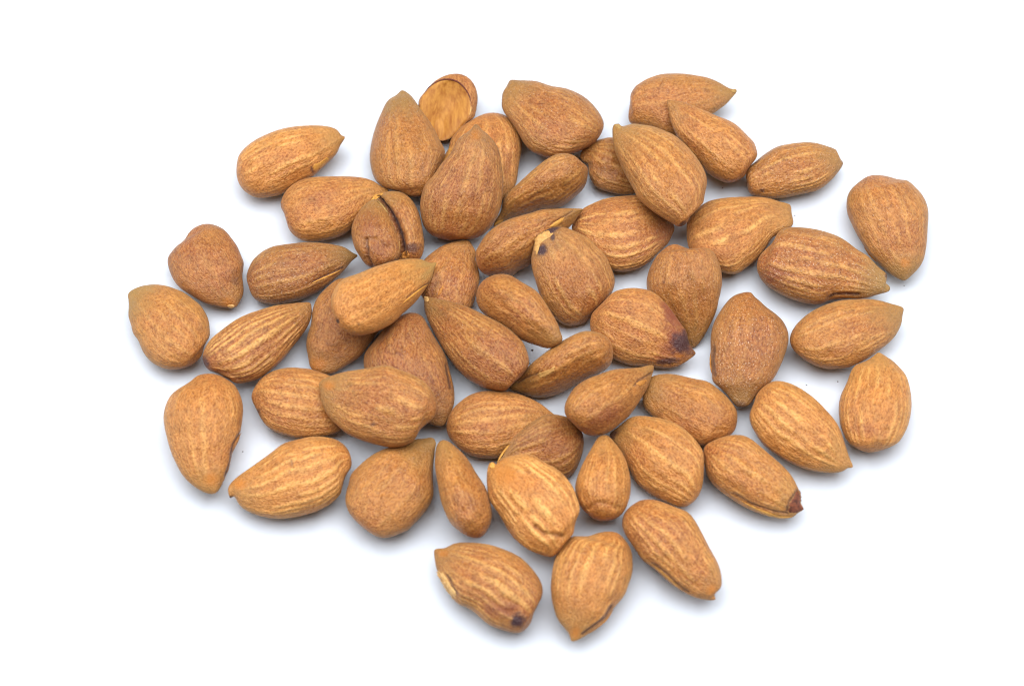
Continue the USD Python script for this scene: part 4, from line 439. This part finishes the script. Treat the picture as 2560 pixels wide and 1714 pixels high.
def skin_mesh(path, al, origin):
    v = al.flat(al.V) - origin
    m = usdkit.mesh(stage, path, (v, al.faces()), SKIN, smooth=True)
    primvar(m, "mask", al.flat(al.mask))
    primvar(m, "mask2", al.flat(al.mask2))
    primvar(m, "rest", al.flat(al.rest))
    d = al.d
    primvar(m, "tone", np.tile([[d["red"], d["val"], d["dust"]]], (len(v), 1)))
    return m


def lens_patch(al, pts, rise, origin, dish=False):
    """A chip lying on the skin: the outline's rim sunk into it, the middle standing proud."""
    o = spline(pts, 64)
    c = o.mean(0)
    if not dish:
        q = np.concatenate([o / 4.5, np.zeros((len(o), 1))], 1)
        o = c + (o - c) * (1 + .55 * (fbm(q + al.seed, 3, 11)[:, None] - .5))
    rng = np.random.default_rng(al.seed * 7 + len(pts))
    fr = [1.0, .96, .86, .7, .5, .3, .12]
    hs = [-.35, .25, .8, 1, 1, 1, 1]
    rings, V = [], []
    for f, h in zip(fr, hs):
        p = c + (o - c) * f
        jitter = (fbm(np.concatenate([p / 5.0, np.zeros((len(p), 1))], 1) + al.seed, 2, 3) - .5) * (.5 if f < .96 else 0)
        if dish:
            h = [-.35, .8, 1.2, 1.1, 1., 1., 1.][fr.index(f)]
            jitter = jitter * 0
        D = al.front_depth(p) - (h + jitter) * rise * .001
        V.append(CAM + D[:, None] * ray(p))
    n = len(o)
    cap = V[-1].mean(0)[None]
    # underside: inside the kernel
    D = al.front_depth(c[None]) + .0012
    low = CAM + D[:, None] * ray(c[None])
    verts = np.vstack(V + [cap, low]) - origin
    f = []
    j = np.arange(n)
    for r in range(len(fr) - 1):
        a, b = r * n + j, r * n + (j + 1) % n
        f += [np.stack([a, a + n, b], 1), np.stack([b, a + n, b + n], 1)]
    last = len(fr) * n
    f.append(np.stack([last - n + j, np.full(n, last), last - n + (j + 1) % n], 1))
    f.append(np.stack([j, (j + 1) % n, np.full(n, last + 1)], 1))
    f = np.vstack(f)
    t = verts[f]
    nrm = np.cross(t[:, 1] - t[:, 0], t[:, 2] - t[:, 0])
    if (nrm[:-n] @ -FWD).sum() < 0:
        f = f[:, ::-1]
    return verts, f


def strip_patch(al, pts, wd, rise, origin):
    """A thin raised edge of torn skin along a line."""
    p = np.asarray(pts, float)
    t = np.concatenate([[0], np.cumsum(np.linalg.norm(np.diff(p, axis=0), axis=1))])
    s = np.linspace(0, t[-1], 40)
    from scipy.interpolate import make_interp_spline
    q = make_interp_spline(t, p, k=min(2, len(p) - 1))(s)
    d = np.gradient(q, axis=0)
    d /= np.linalg.norm(d, axis=1)[:, None]
    nn = np.stack([-d[:, 1], d[:, 0]], 1)
    e = s / t[-1]
    w = wd * np.sin(np.pi * np.clip(e, .015, .985)) ** .55 * (.75 + .5 * fbm(np.stack([e * 9, e * 0, e * 0], 1) + al.seed, 2, 4))
    cols, hs = [-1, -.6, 0, .6, 1], [-.6, .7, 1, .7, -.6]
    V = []
    for cc, h in zip(cols, hs):
        x = q + nn * (w * cc)[:, None]
        V.append(CAM + (al.front_depth(x) - h * rise * .001)[:, None] * ray(x))
    V.append(CAM + (al.front_depth(q) + .0006)[:, None] * ray(q))
    n = len(q)
    verts = np.vstack(V) - origin
    f = []
    j = np.arange(n - 1)
    for a in range(6):
        b = (a + 1) % 6
        f += [np.stack([a * n + j, b * n + j, a * n + j + 1], 1), np.stack([a * n + j + 1, b * n + j, b * n + j + 1], 1)]
    f = np.vstack(f)
    tt = verts[f]
    nrm = np.cross(tt[:, 1] - tt[:, 0], tt[:, 2] - tt[:, 0])
    if (nrm[:8 * (n - 1)] @ -FWD).sum() < 0:
        f = f[:, ::-1]
    return verts, f


def tag(prim, label, category, group=None):
    prim.SetCustomDataByKey("label", label)
    prim.SetCustomDataByKey("category", category)
    if group:
        prim.SetCustomDataByKey("group", group)


# ---------------------------------------------------------------- the white board
def board():
    n, h = 2, 1.6
    g = np.linspace(-h, h, n + 1)
    X, Y = np.meshgrid(g, g)
    v = np.stack([X.ravel(), Y.ravel(), X.ravel() * 0], 1)
    i = np.arange(n)[:, None] * (n + 1) + np.arange(n)
    i = i.ravel()
    return v, np.stack([i, i + 1, i + n + 2, i + n + 1], 1)


usdkit.mesh(stage, "/World/tabletop", board(), WHITE).GetPrim().SetCustomDataByKey("kind", "structure")

# ---------------------------------------------------------------- the almonds
GROUP = "almonds in a loose heap on white"


def dress(root, al, origin):
    used = {}
    for kind, name, mat, pts, *rest in al.d["pieces"]:
        k = used.get(name, 0)
        used[name] = k + 1
        path = f"{root}/{name}" + (f"_{k:03d}" if k else "")
        if kind == "patch":
            mesh = lens_patch(al, pts, rest[0], origin, name == "inner_face")
        else:
            mesh = strip_patch(al, pts, rest[0], rest[1], origin)
        usdkit.mesh(stage, path, mesh, FLESH[mat], smooth=50)


for k, d in enumerate(ALMONDS):
    root = "/World/almond" + (f"_{k:03d}" if k else "")
    halves = d.get("halves", [d])
    als = []
    for h in halves:
        al = Almond(h, h["n"])
        al.build(h["pose"][2], h["pose"][0], h["pose"][1])
        als.append(al)
    allv = np.vstack([a.V.reshape(-1, 3) for a in als])
    low = allv[allv[:, 2].argmin()]
    origin = np.array([*allv[:, :2].mean(0), low[2]])
    if len(als) == 1 and not d["pieces"]:
        m = skin_mesh(root, als[0], origin)
        UsdGeom.Xformable(m).AddTranslateOp().Set(Gf.Vec3d(*origin))
        tag(m.GetPrim(), d["label"], "almond", GROUP)
        continue
    x = UsdGeom.Xform.Define(stage, root)
    x.AddTranslateOp().Set(Gf.Vec3d(*origin))
    tag(x.GetPrim(), d["label"], "almond", GROUP)
    for i, a in enumerate(als):
        part = "kernel" if len(als) == 1 else "kernel_half" + ("_001" if i else "")
        skin_mesh(f"{root}/{part}", a, origin)
        dress(root, a, origin)

# ---------------------------------------------------------------- crumbs of skin on the board
SPECK = flesh_look("crumb_skin", (.05, .035, .03), (.12, .08, .06))
for k, (x, y, size, label) in enumerate(CRUMBS):
    rng = np.random.default_rng(300 + k)
    import trimesh
    s = trimesh.creation.icosphere(subdivisions=1, radius=1.0)
    v = s.vertices * (1 + .35 * (rng.random((len(s.vertices), 1)) - .5)) * np.array([1, .7, .5]) * size * .001
    r = ray(np.array([x, y]))
    at = CAM + r * (-CAM[2] / r[2])
    v[:, 2] -= v[:, 2].min() + .00002
    m = usdkit.mesh(stage, "/World/crumb" + (f"_{k:03d}" if k else ""), (v, s.faces), SPECK, smooth=True)
    UsdGeom.Xformable(m).AddTranslateOp().Set(Gf.Vec3d(*at))
    tag(m.GetPrim(), label, "crumb", "specks of almond skin on white")
